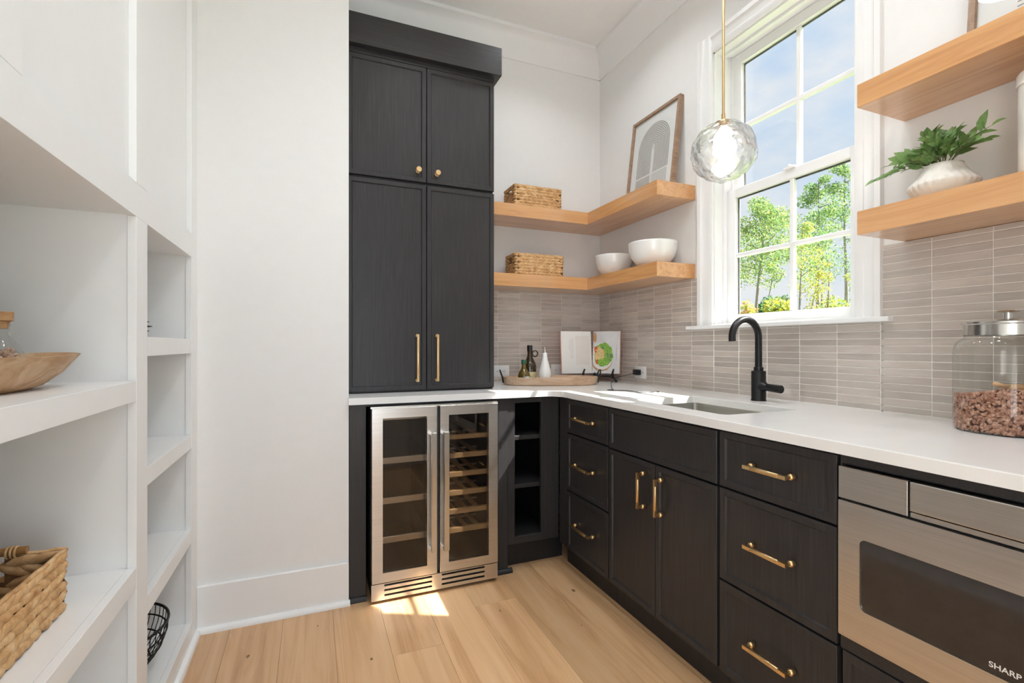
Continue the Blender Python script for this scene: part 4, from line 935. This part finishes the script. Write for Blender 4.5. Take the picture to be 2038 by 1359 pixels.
t = bottle('oil_bottle', 'small amber olive oil bottle with green cap on the tray', 'bottle', c, [(0.001, 0), (0.033, 0), (0.035, 0.004), (0.0355, 0.030), (0.036, 0.045), (0.031, 0.062), (0.020, 0.078), (0.0135, 0.090), (0.013, 0.112), (0.015, 0.114), (0.001, 0.122)], m_oil_l)
MB().lathe([(0.001, 0.112), (0.0160, 0.112), (0.0160, 0.134), (0.014, 0.137), (0.001, 0.137)], c, 24).build('cap', m_capg, t, auto=40)
mb = MB(); n = 14; L0, L1 = -1.95, -0.75
mb.ring([[(c[0] + r * math.cos(L0 + (L1 - L0) * j / n), c[1] + r * math.sin(L0 + (L1 - L0) * j / n), c[2] + z_ + (0.006 * math.sin(PI * j / n) if z_ > 0.03 else 0)) for j in range(n + 1)] for z_, r in ((0.010, 0.0358), (0.010, 0.0364), (0.034, 0.0368), (0.034, 0.036))], caps=True)
mb.build('label', m_label_b, t, smooth=True)
c = (1.290, 2.602, TZ)
t = bottle('cruet', 'white ceramic teardrop oil cruet with steel pourer on the tray', 'cruet', c, [(0.001, 0), (0.030, 0), (0.034, 0.004), (0.0375, 0.027), (0.0385, 0.049), (0.0355, 0.073), (0.027, 0.102), (0.019, 0.131), (0.0145, 0.155), (0.0135, 0.176), (0.012, 0.1775), (0.001, 0.1775)], m_white_c)
mb = MB(); mb.lathe([(0.001, 0.177), (0.008, 0.177), (0.0085, 0.180), (0.0065, 0.184), (0.0045, 0.187), (0.0034, 0.209), (0.001, 0.209)], c, 16); mb.build('pourer', m_chrome, t, smooth=True)

# ------------------------------------------------------------------ cookbook on easel
spine = Vector((1.690, 2.712, 0.968)); tilt = 0.16
bk = thing('cookbook', 'open cookbook with a salad photo propped on a black easel in the corner', 'book', spine, world=False)
bk.rotation_euler = (0, 0, 0)
def page(dirv, W_, flip):
    # returns mapping (s along page from spine, h up, n towards viewer) -> local xyz
    d = Vector((dirv[0], dirv[1], 0)).normalized(); nrm = Vector((d.y, -d.x, 0)) if not flip else Vector((-d.y, d.x, 0))
    if nrm.y > 0: nrm = -nrm
    def f(s, h, n):
        b = 0.014 * math.sin(min(s / W_, 1) * PI) ** 0.8 if s > 0 else 0
        return tuple(d * s + nrm * (n + b) + Vector((0, 0, h * math.cos(tilt))) - nrm * h * math.sin(tilt) * 0.55)
    return f
HB = 0.275
fl = page((-0.215, 0.02), 0.213, False); fr_ = page((0.118, -0.135), 0.178, True)
def slab(f, W_, n0, n1, h0, h1, seg=10, s0=0.0):
    mb = MB()
    rs = [[f(s0 + (W_ - s0) * i / seg, h0, n0), f(s0 + (W_ - s0) * i / seg, h0, n1), f(s0 + (W_ - s0) * i / seg, h1, n1), f(s0 + (W_ - s0) * i / seg, h1, n0)] for i in range(seg + 1)]
    return mb.ring(rs)
for f, W_, side in ((fl, 0.213, 'left'), (fr_, 0.178, 'right')):
    slab(f, W_, -0.010, 0.0, 0, HB).build('page_block', m_paper if side == 'left' else m_photo, bk)
    slab(f, W_ + 0.0015, -0.0135, -0.0102, -0.001, HB + 0.001).build('cover', m_orange, bk)
T = MB()
for k in range(22):
    h = 0.035 + k * 0.0088
    if 0.17 < h: pass
    w1 = random.uniform(0.042, 0.088)
    T.add([fl(0.022, h, 0.0004), fl(0.022 + w1, h, 0.0004), fl(0.022 + w1, h + 0.0028, 0.0004), fl(0.022, h + 0.0028, 0.0004)], [(0, 1, 2, 3)])
for k in range(16):
    h = 0.10 + k * 0.0082; w1 = random.uniform(0.02, 0.036)
    T.add([fl(0.132, h, 0.0004), fl(0.132 + w1, h, 0.0004), fl(0.132 + w1, h + 0.0026, 0.0004), fl(0.132, h + 0.0026, 0.0004)], [(0, 1, 2, 3)])
tag(T.build('text_lines', m_ink, bk, recalc=False), kind='stuff')
slab(fl, 0.118, 0.0001, 0.0003, 0.055, 0.245, s0=0.016).build('recipe_box', m_tint, bk)
def blot(name, m, cs, ch, rs_, rh, n0, jag=0.0, n=30, s=1):
    r_ = random.Random(int(cs * 1e4 + ch * 1e3))
    pts = []
    for i in range(n):
        a = 2 * PI * i / n; k_ = 1 + jag * r_.uniform(-1, 1); pts.append((cs + rs_ * k_ * math.cos(a), ch + rh * k_ * math.sin(a)))
    mb = MB(); Q = 5; vs = [fr_(cs, ch, n0)]; fs = [(0, 1 + i, 1 + (i + 1) % n) for i in range(n)]
    for q in range(1, Q + 1): vs += [fr_(max(cs + (a - cs) * q / Q, 0.001), ch + (b - ch) * q / Q, n0) for a, b in pts]
    for q in range(Q - 1): fs += [(1 + q * n + i, 1 + (q + 1) * n + i, 1 + (q + 1) * n + (i + 1) % n, 1 + q * n + (i + 1) % n) for i in range(n)]
    mb.add(vs, fs)
    return mb.build(name, m, bk, recalc=False)
blot('printed_board', m_napkin, 0.060, 0.105, 0.078, 0.092, 0.0003, 0.04)
blot('printed_plate', m_paper, 0.064, 0.112, 0.074, 0.088, 0.0006)
blot('printed_lettuce', m_green_f, 0.074, 0.122, 0.062, 0.078, 0.0009, 0.07)
blot('printed_pasta', m_pasta, 0.046, 0.122, 0.034, 0.052, 0.0012, 0.12)
blot('printed_tomato', m_red_f, 0.036, 0.074, 0.014, 0.017, 0.0015, 0.2)
blot('printed_tomato', m_red_f, 0.022, 0.155, 0.012, 0.020, 0.0015, 0.2)
blot('printed_lettuce', m_green_f, 0.060, 0.072, 0.022, 0.024, 0.0017, 0.15)
blot('printed_bread', m_napkin, 0.012, 0.235, 0.012, 0.034, 0.0006, 0.05)
rs2 = random.Random(8)
for k in range(12):
    a_ = rs2.uniform(-1.2, 1.9); q_ = rs2.uniform(.45, 1.0); blot('printed_lettuce', (m_green_f, m_leaf)[k % 2], 0.074 + 0.056 * q_ * math.cos(a_), 0.122 + 0.066 * q_ * math.sin(a_), rs2.uniform(.008, .015), rs2.uniform(.008, .016), 0.0019 + k * 1e-5, 0.3, 14)
for k in range(16):
    a_ = rs2.uniform(0, 6.28); q_ = rs2.uniform(.1, 1.0); blot('printed_pasta', m_pasta, 0.046 + 0.032 * q_ * math.cos(a_), 0.122 + 0.048 * q_ * math.sin(a_), rs2.uniform(.003, .007), rs2.uniform(.004, .009), 0.0021 + k * 1e-5, 0.3, 10)
blot('printed_fork', m_ink, 0.158, 0.135, 0.004, 0.055, 0.0006, 0.02)
# easel
es = thing('book_easel', 'black metal easel holding the open cookbook', 'easel', (1.70, 2.72, CT + 0.0003))
mb = MB(); zb = 0.966
mb.tube([(1.560, 2.660, zb - 0.012), (1.700, 2.640, zb - 0.014), (1.770, 2.585, zb - 0.012)], 0.006, 10)
mb.build('ledge', m_matteblk, es, smooth=True)
for hx, hy in ((1.575, 2.650), (1.748, 2.588)):
    MB().tube([(hx, hy + 0.012, zb - 0.014), (hx - 0.008, hy - 0.018, zb - 0.016), (hx - 0.012, hy - 0.034, zb - 0.002), (hx - 0.008, hy - 0.036, zb + 0.020), (hx + 0.001, hy - 0.032, zb + 0.034)], [0.006, 0.007, 0.0075, 0.006, 0.0045], 9).build('hook', m_matteblk, es, smooth=True)
for pth in ([(1.575, 2.655, zb - 0.016), (1.570, 2.630, CT + 0.03), (1.566, 2.612, CT + 0.0065)], [(1.750, 2.590, zb - 0.016), (1.752, 2.560, CT + 0.03), (1.756, 2.535, CT + 0.0065)], [(1.760, 2.80, 1.06), (1.775, 2.82, 0.97), (1.785, 2.84, CT + 0.0065)]):
    MB().tube(pth, 0.0068, 9).build('leg', m_matteblk, es, smooth=True)
MB().tube([(1.690, 2.655, zb - 0.014), (1.71, 2.74, zb + 0.02), (1.760, 2.80, 1.06)], 0.005, 8).build('back_support', m_matteblk, es, smooth=True)

# ------------------------------------------------------------------ outlets and charger
def outlet(label, fn, u0, u1, z0, z1, loc):
    t = thing('outlet', label, 'outlet', loc, group='white outlets in the backsplash')
    pm = MB(); 
    pm.ring([[fn(a, n, b) for a, b in rrect(u0 + e_, u1 - e_, z0 + e_, z1 - e_, 0.004, 3)] for n, e_ in ((0.004, 0), (0.0085, 0), (0.0105, 0.002))])
    pm.build('plate', m_plate, t, auto=40)
    um, zm = (u0 + u1) / 2, (z0 + z1) / 2
    for sg in (-1, 1):
        uc = um + sg * 0.019
        r = MB().ring([[fn(a, n, b) for a, b in rrect(uc - 0.0165, uc + 0.0165, zm - 0.014, zm + 0.014, 0.009, 5)] for n in (0.0100, 0.0118)]).build('receptacle', m_plate, t, auto=40)
        s_ = MB()
        for da, db, w_, h_ in ((0.004, 0.005, 0.0035, 0.0010), (0.004, -0.005, 0.0045, 0.0010), (-0.007, 0, 0.0025, 0.0025)):
            ps = [fn(uc + da + a * w_, 0.0120, zm + db + b * h_) for a, b in ((-1, -1), (1, -1), (1, 1), (-1, 1))]; pb = [fn(uc + da + a * w_, 0.0110, zm + db + b * h_) for a, b in ((-1, -1), (1, -1), (1, 1), (-1, 1))]
            s_.ring([pb, ps])
        s_.build('slots', m_plastic_b, r)
    return t
outlet('white outlet plate right beside the tall black cabinet', bface(WY), 1.070, 1.186, 0.941, 1.021, (1.128, WY, 0.94))
outlet('white outlet plate half hidden behind the cookbook', bface(WY), 1.490, 1.606, 0.941, 1.021, (1.548, WY, 0.94))
outlet('white outlet plate with black charger plugged in on the right wall', rface(WX), 2.392, 2.508, 0.943, 1.021, (WX, 2.45, 0.94))
t = thing('charger', 'black phone charger plugged into the outlet with its cord on the counter', 'charger', (1.85, 2.46, 0.97))
MB().box(1.836, WX - 0.0125, 2.440, 2.482, 0.966, 1.000).build('plug', m_plastic_b, t, bevel=0.004, seg=2)
pth0 = [(1.838, 2.470, 0.975), (1.815, 2.475, 0.970), (1.76, 2.470, 0.962), (1.68, 2.44, 0.950), (1.60, 2.36, 0.935), (1.53, 2.26, 0.922), (1.475, 2.17, 0.9165), (1.455, 2.130, 0.9165), (1.435, 2.125, 0.9165), (1.425, 2.14, 0.9165), (1.43, 2.11, 0.9165), (1.48, 2.07, 0.9165), (1.50, 2.02, 0.9165), (1.495, 1.96, 0.9165), (1.535, 1.945, 0.9165), (1.575, 1.955, 0.9165), (1.60, 1.975, 0.9165), (1.61, 1.955, 0.9165), (1.585, 1.94, 0.9165)]
def smooth_path(P, n=6):
    P = [Vector(p) for p in P]; out = []
    for i in range(len(P) - 1):
        a, b, c_, d = P[max(i - 1, 0)], P[i], P[i + 1], P[min(i + 2, len(P) - 1)]
        for k in range(n):
            s = k / n; out.append(0.5 * ((2 * b) + (c_ - a) * s + (2 * a - 5 * b + 4 * c_ - d) * s * s + (3 * b - a - 3 * c_ + d) * s ** 3))
    return out + [P[-1]]
MB().tube(smooth_path(pth0), 0.0019, 7).build('cord', m_plastic_b, t, smooth=True)

# ================================================================== built-in shelving on the left
t = thing('built_in_shelving', 'white painted built-in open shelving along the left wall', 'shelving', (LX - 0.3, 1.45, 0))
BX = LX - 0.74; FT = 0.020
ZT, ZB = 1.577, 1.487
MB().box(LX - FT, LX, BY0, PY - 0.0005, ZB, ZT).build('top_rail', m_trim, t, bevel=0.0008)
for a, b in ((BY0, BY0 + 0.09), (S1, S1R), (S2, PY - 0.0005)): MB().box(LX - FT, LX, a, b, 0.0, ZB).build('stile', m_trim, t, bevel=0.0008)
for a, b in ((BY0 + 0.084, BY0 + 0.090), (S1 + 0.006, S1R - 0.006), (S2 + 0.006, PY - 0.002)): MB().box(BX, LX - FT, a, b, 0.0, ZB + 0.004).build('partition', m_trim, t)
MB().box(BX, LX - FT, BY0, PY - 0.002, ZB + 0.004, ZB + 0.02).build('top_panel', m_trim, t)
MB().box(BX - 0.018, BX, BY0, PY - 0.002, 0.0, ZB).build('back_panel', m_trim, t)
def shelf(y0, y1, z1, z0):
    s = MB().box(BX, LX - FT - 0.0002, y0, y1, z1 - 0.02, z1).build('shelf', m_trim, t)
    MB().box(LX - FT, LX - 0.0004, y0 + 0.0065, y1 - 0.0065, z0, z1).build('shelf_rail', m_trim, s, bevel=0.0008)
for z1, z0 in ((1.055, 1.002), (0.565, 0.511), (0.087, 0.0)): shelf(BY0 + 0.0835, S1 + 0.0058, z1, z0)
for z1, z0 in ((1.172, 1.118), (0.806, 0.755), (0.446, 0.393), (0.087, 0.0)): shelf(S1R - 0.0058, S2 + 0.0058, z1, z0)
MB().prism(shoe, lambda a, b, d: (LX + a, d, b), BY0, PY - 0.016).build('shoe_moulding', m_trim, t, auto=50)

# wooden dough bowl with corked jar
wb = thing('dough_bowl', 'long rustic carved wooden bowl on the white built-in shelf', 'bowl', (-0.602, 1.200, 1.0552), rotz=PI / 2 - 0.20, world=False)
mb = MB()
def bo(a, b, z_, n=48, p=1.85): return [(x_, y_, z_ + 0.006 * (abs(x_) / 0.28) ** 2 * (z_ > 0.05)) for x_, y_ in oval(a, b, n, p)]
mb.ring([bo(.150, .050, 0.0), bo(.190, .068, 0.008), bo(.238, .094, 0.034), bo(.272, .110, 0.060), bo(.284, .116, 0.070), bo(.276, .109, 0.071), bo(.225, .082, 0.040), bo(.150, .045, 0.014)])
mb.build('bowl_body', m_bowlw, wb, auto=60)
c = (-0.600, 1.318, 1.0752)
t = thing('corked_jar', 'small clear glass jar with cork stopper standing in the wooden bowl', 'jar', c)
MB().lathe([(0.001, 0.0), (0.040, 0.0), (0.046, 0.006), (0.047, 0.035), (0.042, 0.056), (0.030, 0.078), (0.0205, 0.096), (0.020, 0.108), (0.023, 0.118), (0.022, 0.118)], c, 36).build('glass', g_jar, t, smooth=True)
MB().lathe([(0.001, 0.108), (0.019, 0.108), (0.021, 0.122), (0.026, 0.124), (0.027, 0.142), (0.001, 0.143)], c, 28).build('cork', m_cork, t, auto=40)
sh = MB(); rb = random.Random(11)
for i in range(90):
    a = rb.uniform(0, 2 * PI); z_ = rb.uniform(0.012, 0.060); lim = 0.036 if z_ < 0.045 else 0.026; rr = lim * math.sqrt(rb.uniform(0.35, 1)); q = Euler((rb.uniform(0, 6), rb.uniform(0, 6), 0)).to_matrix(); s = rb.uniform(0.8, 1.2)
    rs = [[Vector((c[0] + rr * math.cos(a), c[1] + rr * math.sin(a), c[2] + z_)) + q @ Vector((0.010 * s * tt, 0.006 * s * kk * math.cos(w_), 0.004 * s * kk * math.sin(w_))) for w_ in (0, 1.05, 2.1, 3.14, 4.2, 5.2)] for tt, kk in ((-1, .15), (-.4, .9), (.2, 1), (.8, .6), (1, .2))]
    sh.ring(rs)
one('shells', sh, m_shell, 'brown and white shells inside the corked jar', 'shells', kind='stuff', auto=70)

# black wire bowl on the lowest shelf
wc = (-0.585, 1.905, 0.0875); wr_ = 0.165; wh = 0.150
t = thing('wire_bowl', 'black wire bowl on the lowest white built-in shelf', 'bowl', wc)
def wp(th, a): # th 0 at foot, 1 at rim
    r = 0.045 + (wr_ - 0.045) * math.sin(th * PI / 2) ; z_ = wh * (1 - math.cos(th * PI / 2)) ** 0.9 + 0.004
    return (wc[0] + r * 0.86 * math.cos(a), wc[1] + r * math.sin(a), wc[2] + z_)
def hoop(th, rad): 
    return MB().tube([wp(th, 2 * PI * i / 48) for i in range(49)], rad, 7, caps=False)
hoop(1.0, 0.0045).build('rim', m_matteblk, t, smooth=True)
for th in (0.02, 0.35, 0.62, 0.83): hoop(th, 0.0026).build('hoop', m_matteblk, t, smooth=True)
me_w = None
for k in range(44):
    a = 2 * PI * k / 44
    MB().tube([wp(th / 8, a) for th in range(9)], 0.0015, 5).build('wire', m_matteblk, t, smooth=True)

# dark spiky ornament mostly hidden behind the shelf upright
oc = (-0.564, 2.021, 1.1722)
t = thing('spiky_ornament', 'small dark spiky ornament peeking from behind the white shelf upright', 'ornament', oc)
mb = MB(); mb.sphere((oc[0], oc[1], oc[2] + 0.042), 0.026, 14, 9); mb.lathe([(0.001, 0), (0.018, 0), (0.018, 0.004), (0.006, 0.008), (0.006, 0.02), (0.001, 0.02)], oc, 14)
mb.build('core', m_orn, t, smooth=True)
for z_, R_ in ((0.026, 0.043), (0.042, 0.052), (0.058, 0.043)):
    for k in range(12):
        a = 2 * PI * k / 12
        p0 = Vector((oc[0] + 0.02 * math.cos(a), oc[1] + 0.02 * math.sin(a), oc[2] + z_)); p1 = Vector((oc[0] + R_ * math.cos(a), oc[1] + R_ * math.sin(a), oc[2] + z_))
        MB().tube([p0, p1], [0.007, 0.0004], 6).build('spike', m_orn, t)

# ------------------------------------------------------------------ recessed ceiling lights (above the frame)
for k, (lx, ly, lab) in enumerate(((0.55, 0.45, 'round recessed downlight in the ceiling nearest the doorway'), (0.60, 1.30, 'round recessed downlight in the ceiling before the tall cabinet'), (1.20, 0.95, 'round recessed downlight in the ceiling above the counter'), (1.22, 2.15, 'round recessed downlight in the ceiling in front of the corner'))):
    t = thing('recessed_light', lab, 'ceiling light', (lx, ly, CEIL), group='recessed ceiling lights')
    MB().lathe([(0.060, -0.001), (0.085, -0.001), (0.085, -0.006), (0.075, -0.009), (0.062, -0.006)], (lx, ly, CEIL), 32).build('trim_ring', m_trim, t, smooth=True)
    MB().lathe([(0.001, -0.003), (0.061, -0.003), (0.061, -0.0005), (0.001, -0.0005)], (lx, ly, CEIL), 32).build('lens', m_can, t)
    l = area('downlight', (lx, ly, CEIL - 0.02), (0, 0, -1), 0.16, 0.16, DOWN_W, (0.90, 0.955, 1.0), 'DISK')
    l.data.spread = math.radians(135); l.parent = t; l.location = (0, 0, -0.02)

# ================================================================== outside
struct(MB().box(2.6, 70, -45, 60, -0.75, -0.6).build('ground', m_grass))
TS, TCOS = math.sin(math.radians(22.475)), math.cos(math.radians(22.475))
def place(u, d): return Vector(((TS + u * TCOS) * d, (TCOS - u * TS) * d, -0.6))    # heading u, depth d of the view
def leaves(mb, c, rad, n, size, rg, mix):
    for i in range(n):
        while True:
            q = Vector((rg.uniform(-1, 1), rg.uniform(-1, 1), rg.uniform(-1, 1)))
            if q.length < 1: break
        p = Vector(c) + Vector((q.x * rad[0], q.y * rad[1], q.z * rad[2])); s = size * rg.uniform(.6, 1.3)
        a = Vector((rg.gauss(0, 1), rg.gauss(0, 1), rg.gauss(0, 1))).normalized(); b = a.orthogonal().normalized()
        b = (b * math.cos(i) + a.cross(b) * math.sin(i))
        mb.cur = rg.choices(range(len(mix)), mix)[0]
        mb.add([p - a * s, p + b * s * .55, p + a * s, p - b * s * .55], [(0, 1, 2, 3)])
def tree(label, name, u, d, h, r0, lean, crown, mats, mix, rg, size=0.10, branches=10, nleaf=1800, bstart=0.45, group='trees outside the window'):
    base = place(u, d)
    t = thing(name, label, 'tree', base, group=group)
    side = Vector((TCOS, -TS, 0))
    pts = [base + Vector((0, 0, -0.1))]
    wob = rg.uniform(0, 6)
    for i in range(1, 13):
        f = i / 12; pts.append(base + Vector((0, 0, h * f)) + side * (lean * f ** 1.5 + 0.05 * math.sin(wob + f * 7)) + Vector((0.04 * math.sin(wob * 2 + f * 9), 0, 0)))
    MB().tube(pts, [r0 * (1 - 0.85 * i / 12) for i in range(13)], 9).build('trunk', m_bark, t, smooth=True)
    fol = MB(); br = MB()
    for k in range(branches):
        f = bstart + (1 - bstart) * (k + rg.random() * .6) / branches; i = min(int(f * 12), 11); p = pts[i].lerp(pts[i + 1], f * 12 - i)
        a = rg.uniform(0, 2 * PI); w_ = crown * (1.05 - 0.75 * ((f - bstart) / (1 - bstart)) ** 1.3) * rg.uniform(.65, 1.1)
        q = p + Vector((math.cos(a) * w_, math.sin(a) * w_, w_ * rg.uniform(.15, .6)))
        m_ = p.lerp(q, 0.5) + Vector((0, 0, -0.04 * w_))
        br.tube([p, m_, q], [r0 * .32, r0 * .2, r0 * .06], 5)
        nn = nleaf // branches
        for c_, kf in ((m_, .35), (q, .65)):
            leaves(fol, c_, (w_ * .55 + .15, w_ * .55 + .15, w_ * .36 + .12), int(nn * kf * 1.9), size * 0.62, rg, mix)
    br.build('branches', m_bark, t, smooth=True)
    tag(fol.build('foliage', mats, t, recalc=False), kind='stuff')
rg = random.Random(21)
U = lambda x_: (x_ - 1019) / 960.2
GM = [f_green, f_lime, f_yell]
tree('broad green tree with a leaning trunk at the left of the window view', 'pine_tree', U(1501), 22, 8.3, 0.11, 0.55, 1.45, GM, (6, 4, .6), rg, 0.085, 22, 4600, 0.58)
tree('slender leaning tree just right of the leftmost broad tree', 'slender_tree', U(1514), 24, 6.2, 0.06, 0.75, 0.5, GM, (5, 3, 1), rg, 0.08, 7, 500, 0.74)
tree('thin rust-leaved sapling at the left edge of the window view', 'sapling', U(1488), 20, 3.4, 0.05, 0.05, 0.5, [f_oran, f_lime, f_green], (5, 2, 2), rg, 0.075, 8, 420, 0.35)
tree('thin bare-stemmed tree with yellowing crown beside the middle muntin', 'slender_tree', U(1592), 23, 7.6, 0.07, 0.10, 0.85, [f_lime, f_yell, f_green], (4, 4, 3), rg, 0.08, 12, 1250, 0.55)
tree('thin leaning tree with gold leaves between two trunks', 'slender_tree', U(1605), 24, 5.6, 0.05, 0.55, 0.45, [f_yell, f_lime, f_oran], (5, 3, 1), rg, 0.08, 8, 420, 0.5)
tree('tall straight pine with a wide airy crown in the right lower panes', 'pine_tree', U(1629.5), 26, 10.6, 0.125, -0.03, 1.35, [f_green, f_lime, f_dark], (6, 4, 2), rg, 0.095, 20, 3300, 0.50)
tree('second thin trunk close behind the tall straight pine', 'slender_tree', U(1636), 33, 9.6, 0.095, 0.0, 0.8, [f_lime, f_yell, f_green], (4, 3, 3), rg, 0.09, 9, 700, 0.6)
tree('short broken-topped tree with few gold leaves', 'slender_tree', U(1648), 24, 5.9, 0.085, 0.03, 0.4, [f_yell, f_lime, f_oran], (4, 3, 1), rg, 0.08, 7, 260, 0.55)
tree('tall pine at the right edge of the window view', 'pine_tree', U(1682.5), 34, 14.7, 0.16, 0.0, 1.55, [f_green, f_lime, f_dark], (6, 4, 2), rg, 0.125, 14, 1900, 0.62)
tree('slim gold-leaved tree right of the tall right pine', 'slender_tree', U(1697), 22, 5.2, 0.045, 0.02, 0.6, [f_lime, f_yell, f_green], (4, 3, 4), rg, 0.075, 9, 620, 0.4)
tree('tall pine standing beyond the right window casing', 'pine_tree', U(1745), 27, 10.5, 0.12, 0.1, 1.3, [f_green, f_lime, f_dark], (6, 4, 2), rg, 0.095, 14, 1700, 0.5)
tree('tall pine standing beyond the left window casing', 'pine_tree', U(1440), 27, 9.5, 0.12, -0.1, 1.3, [f_green, f_lime, f_dark], (6, 4, 2), rg, 0.095, 14, 1700, 0.5)
def bush(label, u, d, zc, rad, mats, mix, n, size=0.085):
    b = place(u, d); t = thing('bush', label, 'bush', b, group='bushes outside the window')
    MB().tube([b, b + Vector((0.05, 0, zc * .5 + .3)), b + Vector((0, 0.04, zc + 0.6))], [0.05, 0.035, 0.012], 6).build('stem', m_bark, t, smooth=True)
    f = MB(); c_ = Vector((b.x, b.y, zc))
    for k in range(7):
        q = c_ + Vector((rg.uniform(-.5, .5) * rad[0], rg.uniform(-.5, .5) * rad[0], rg.uniform(-.5, .4) * rad[1])); leaves(f, q, (rad[0] * .62, rad[0] * .62, rad[1] * .55), n // 7, size, rg, mix)
    for k in range(7):      # skirt down to the ground
        q = Vector((b.x + rg.uniform(-.6, .6) * rad[0], b.y + rg.uniform(-.6, .6) * rad[0], -0.3 + (zc - 0.2) * k / 7)); leaves(f, q, (rad[0] * .75, rad[0] * .75, zc * .22 + .15), n // 8, size, rg, mix)
    tag(f.build('foliage', mats, t, recalc=False), kind='stuff')
bush('bright yellow-green bush low in the left window pane', U(1550), 19, 2.6, (0.62, 0.75), [f_yell, f_lime, f_green], (5, 5, 1), 1500)
bush('dark green bush behind the yellow-green bush', U(1524), 24, 2.9, (0.75, 0.8), [f_dark, f_green], (5, 3), 1300)
bush('rounded dark green treetop above the yellow-green bush', U(1556), 27, 3.3, (0.8, 0.85), [f_dark, f_green, f_lime], (4, 4, 1), 1200)
bush('rust-tinged shrub at the lower left corner of the window', U(1490), 18, 2.2, (0.35, 0.7), [f_oran, f_lime, f_yell], (4, 3, 2), 500)
bush('dark green shrub at the foot of the tall straight pine', U(1622), 24, 2.2, (0.7, 0.7), [f_dark, f_green], (4, 4), 1100)
bush('mixed gold and green shrub between the two right pines', U(1660), 25, 2.9, (0.95, 0.95), [f_lime, f_yell, f_green], (4, 3, 4), 1700)
bush('green and rust shrub at the lower right of the window', U(1694), 22, 2.3, (0.6, 0.9), [f_lime, f_oran, f_green], (4, 2, 5), 1100)
bush('low dark shrub beside the middle muntin', U(1588), 25, 1.7, (0.5, 0.5), [f_dark, f_green], (4, 4), 500)
bush('green shrub hidden behind the right casing', U(1740), 24, 2.6, (1.0, 1.0), [f_lime, f_green, f_dark], (4, 4, 2), 1300)
bush('green shrub hidden behind the left casing', U(1450), 24, 2.6, (1.0, 1.0), [f_lime, f_green, f_dark], (4, 4, 2), 1300)
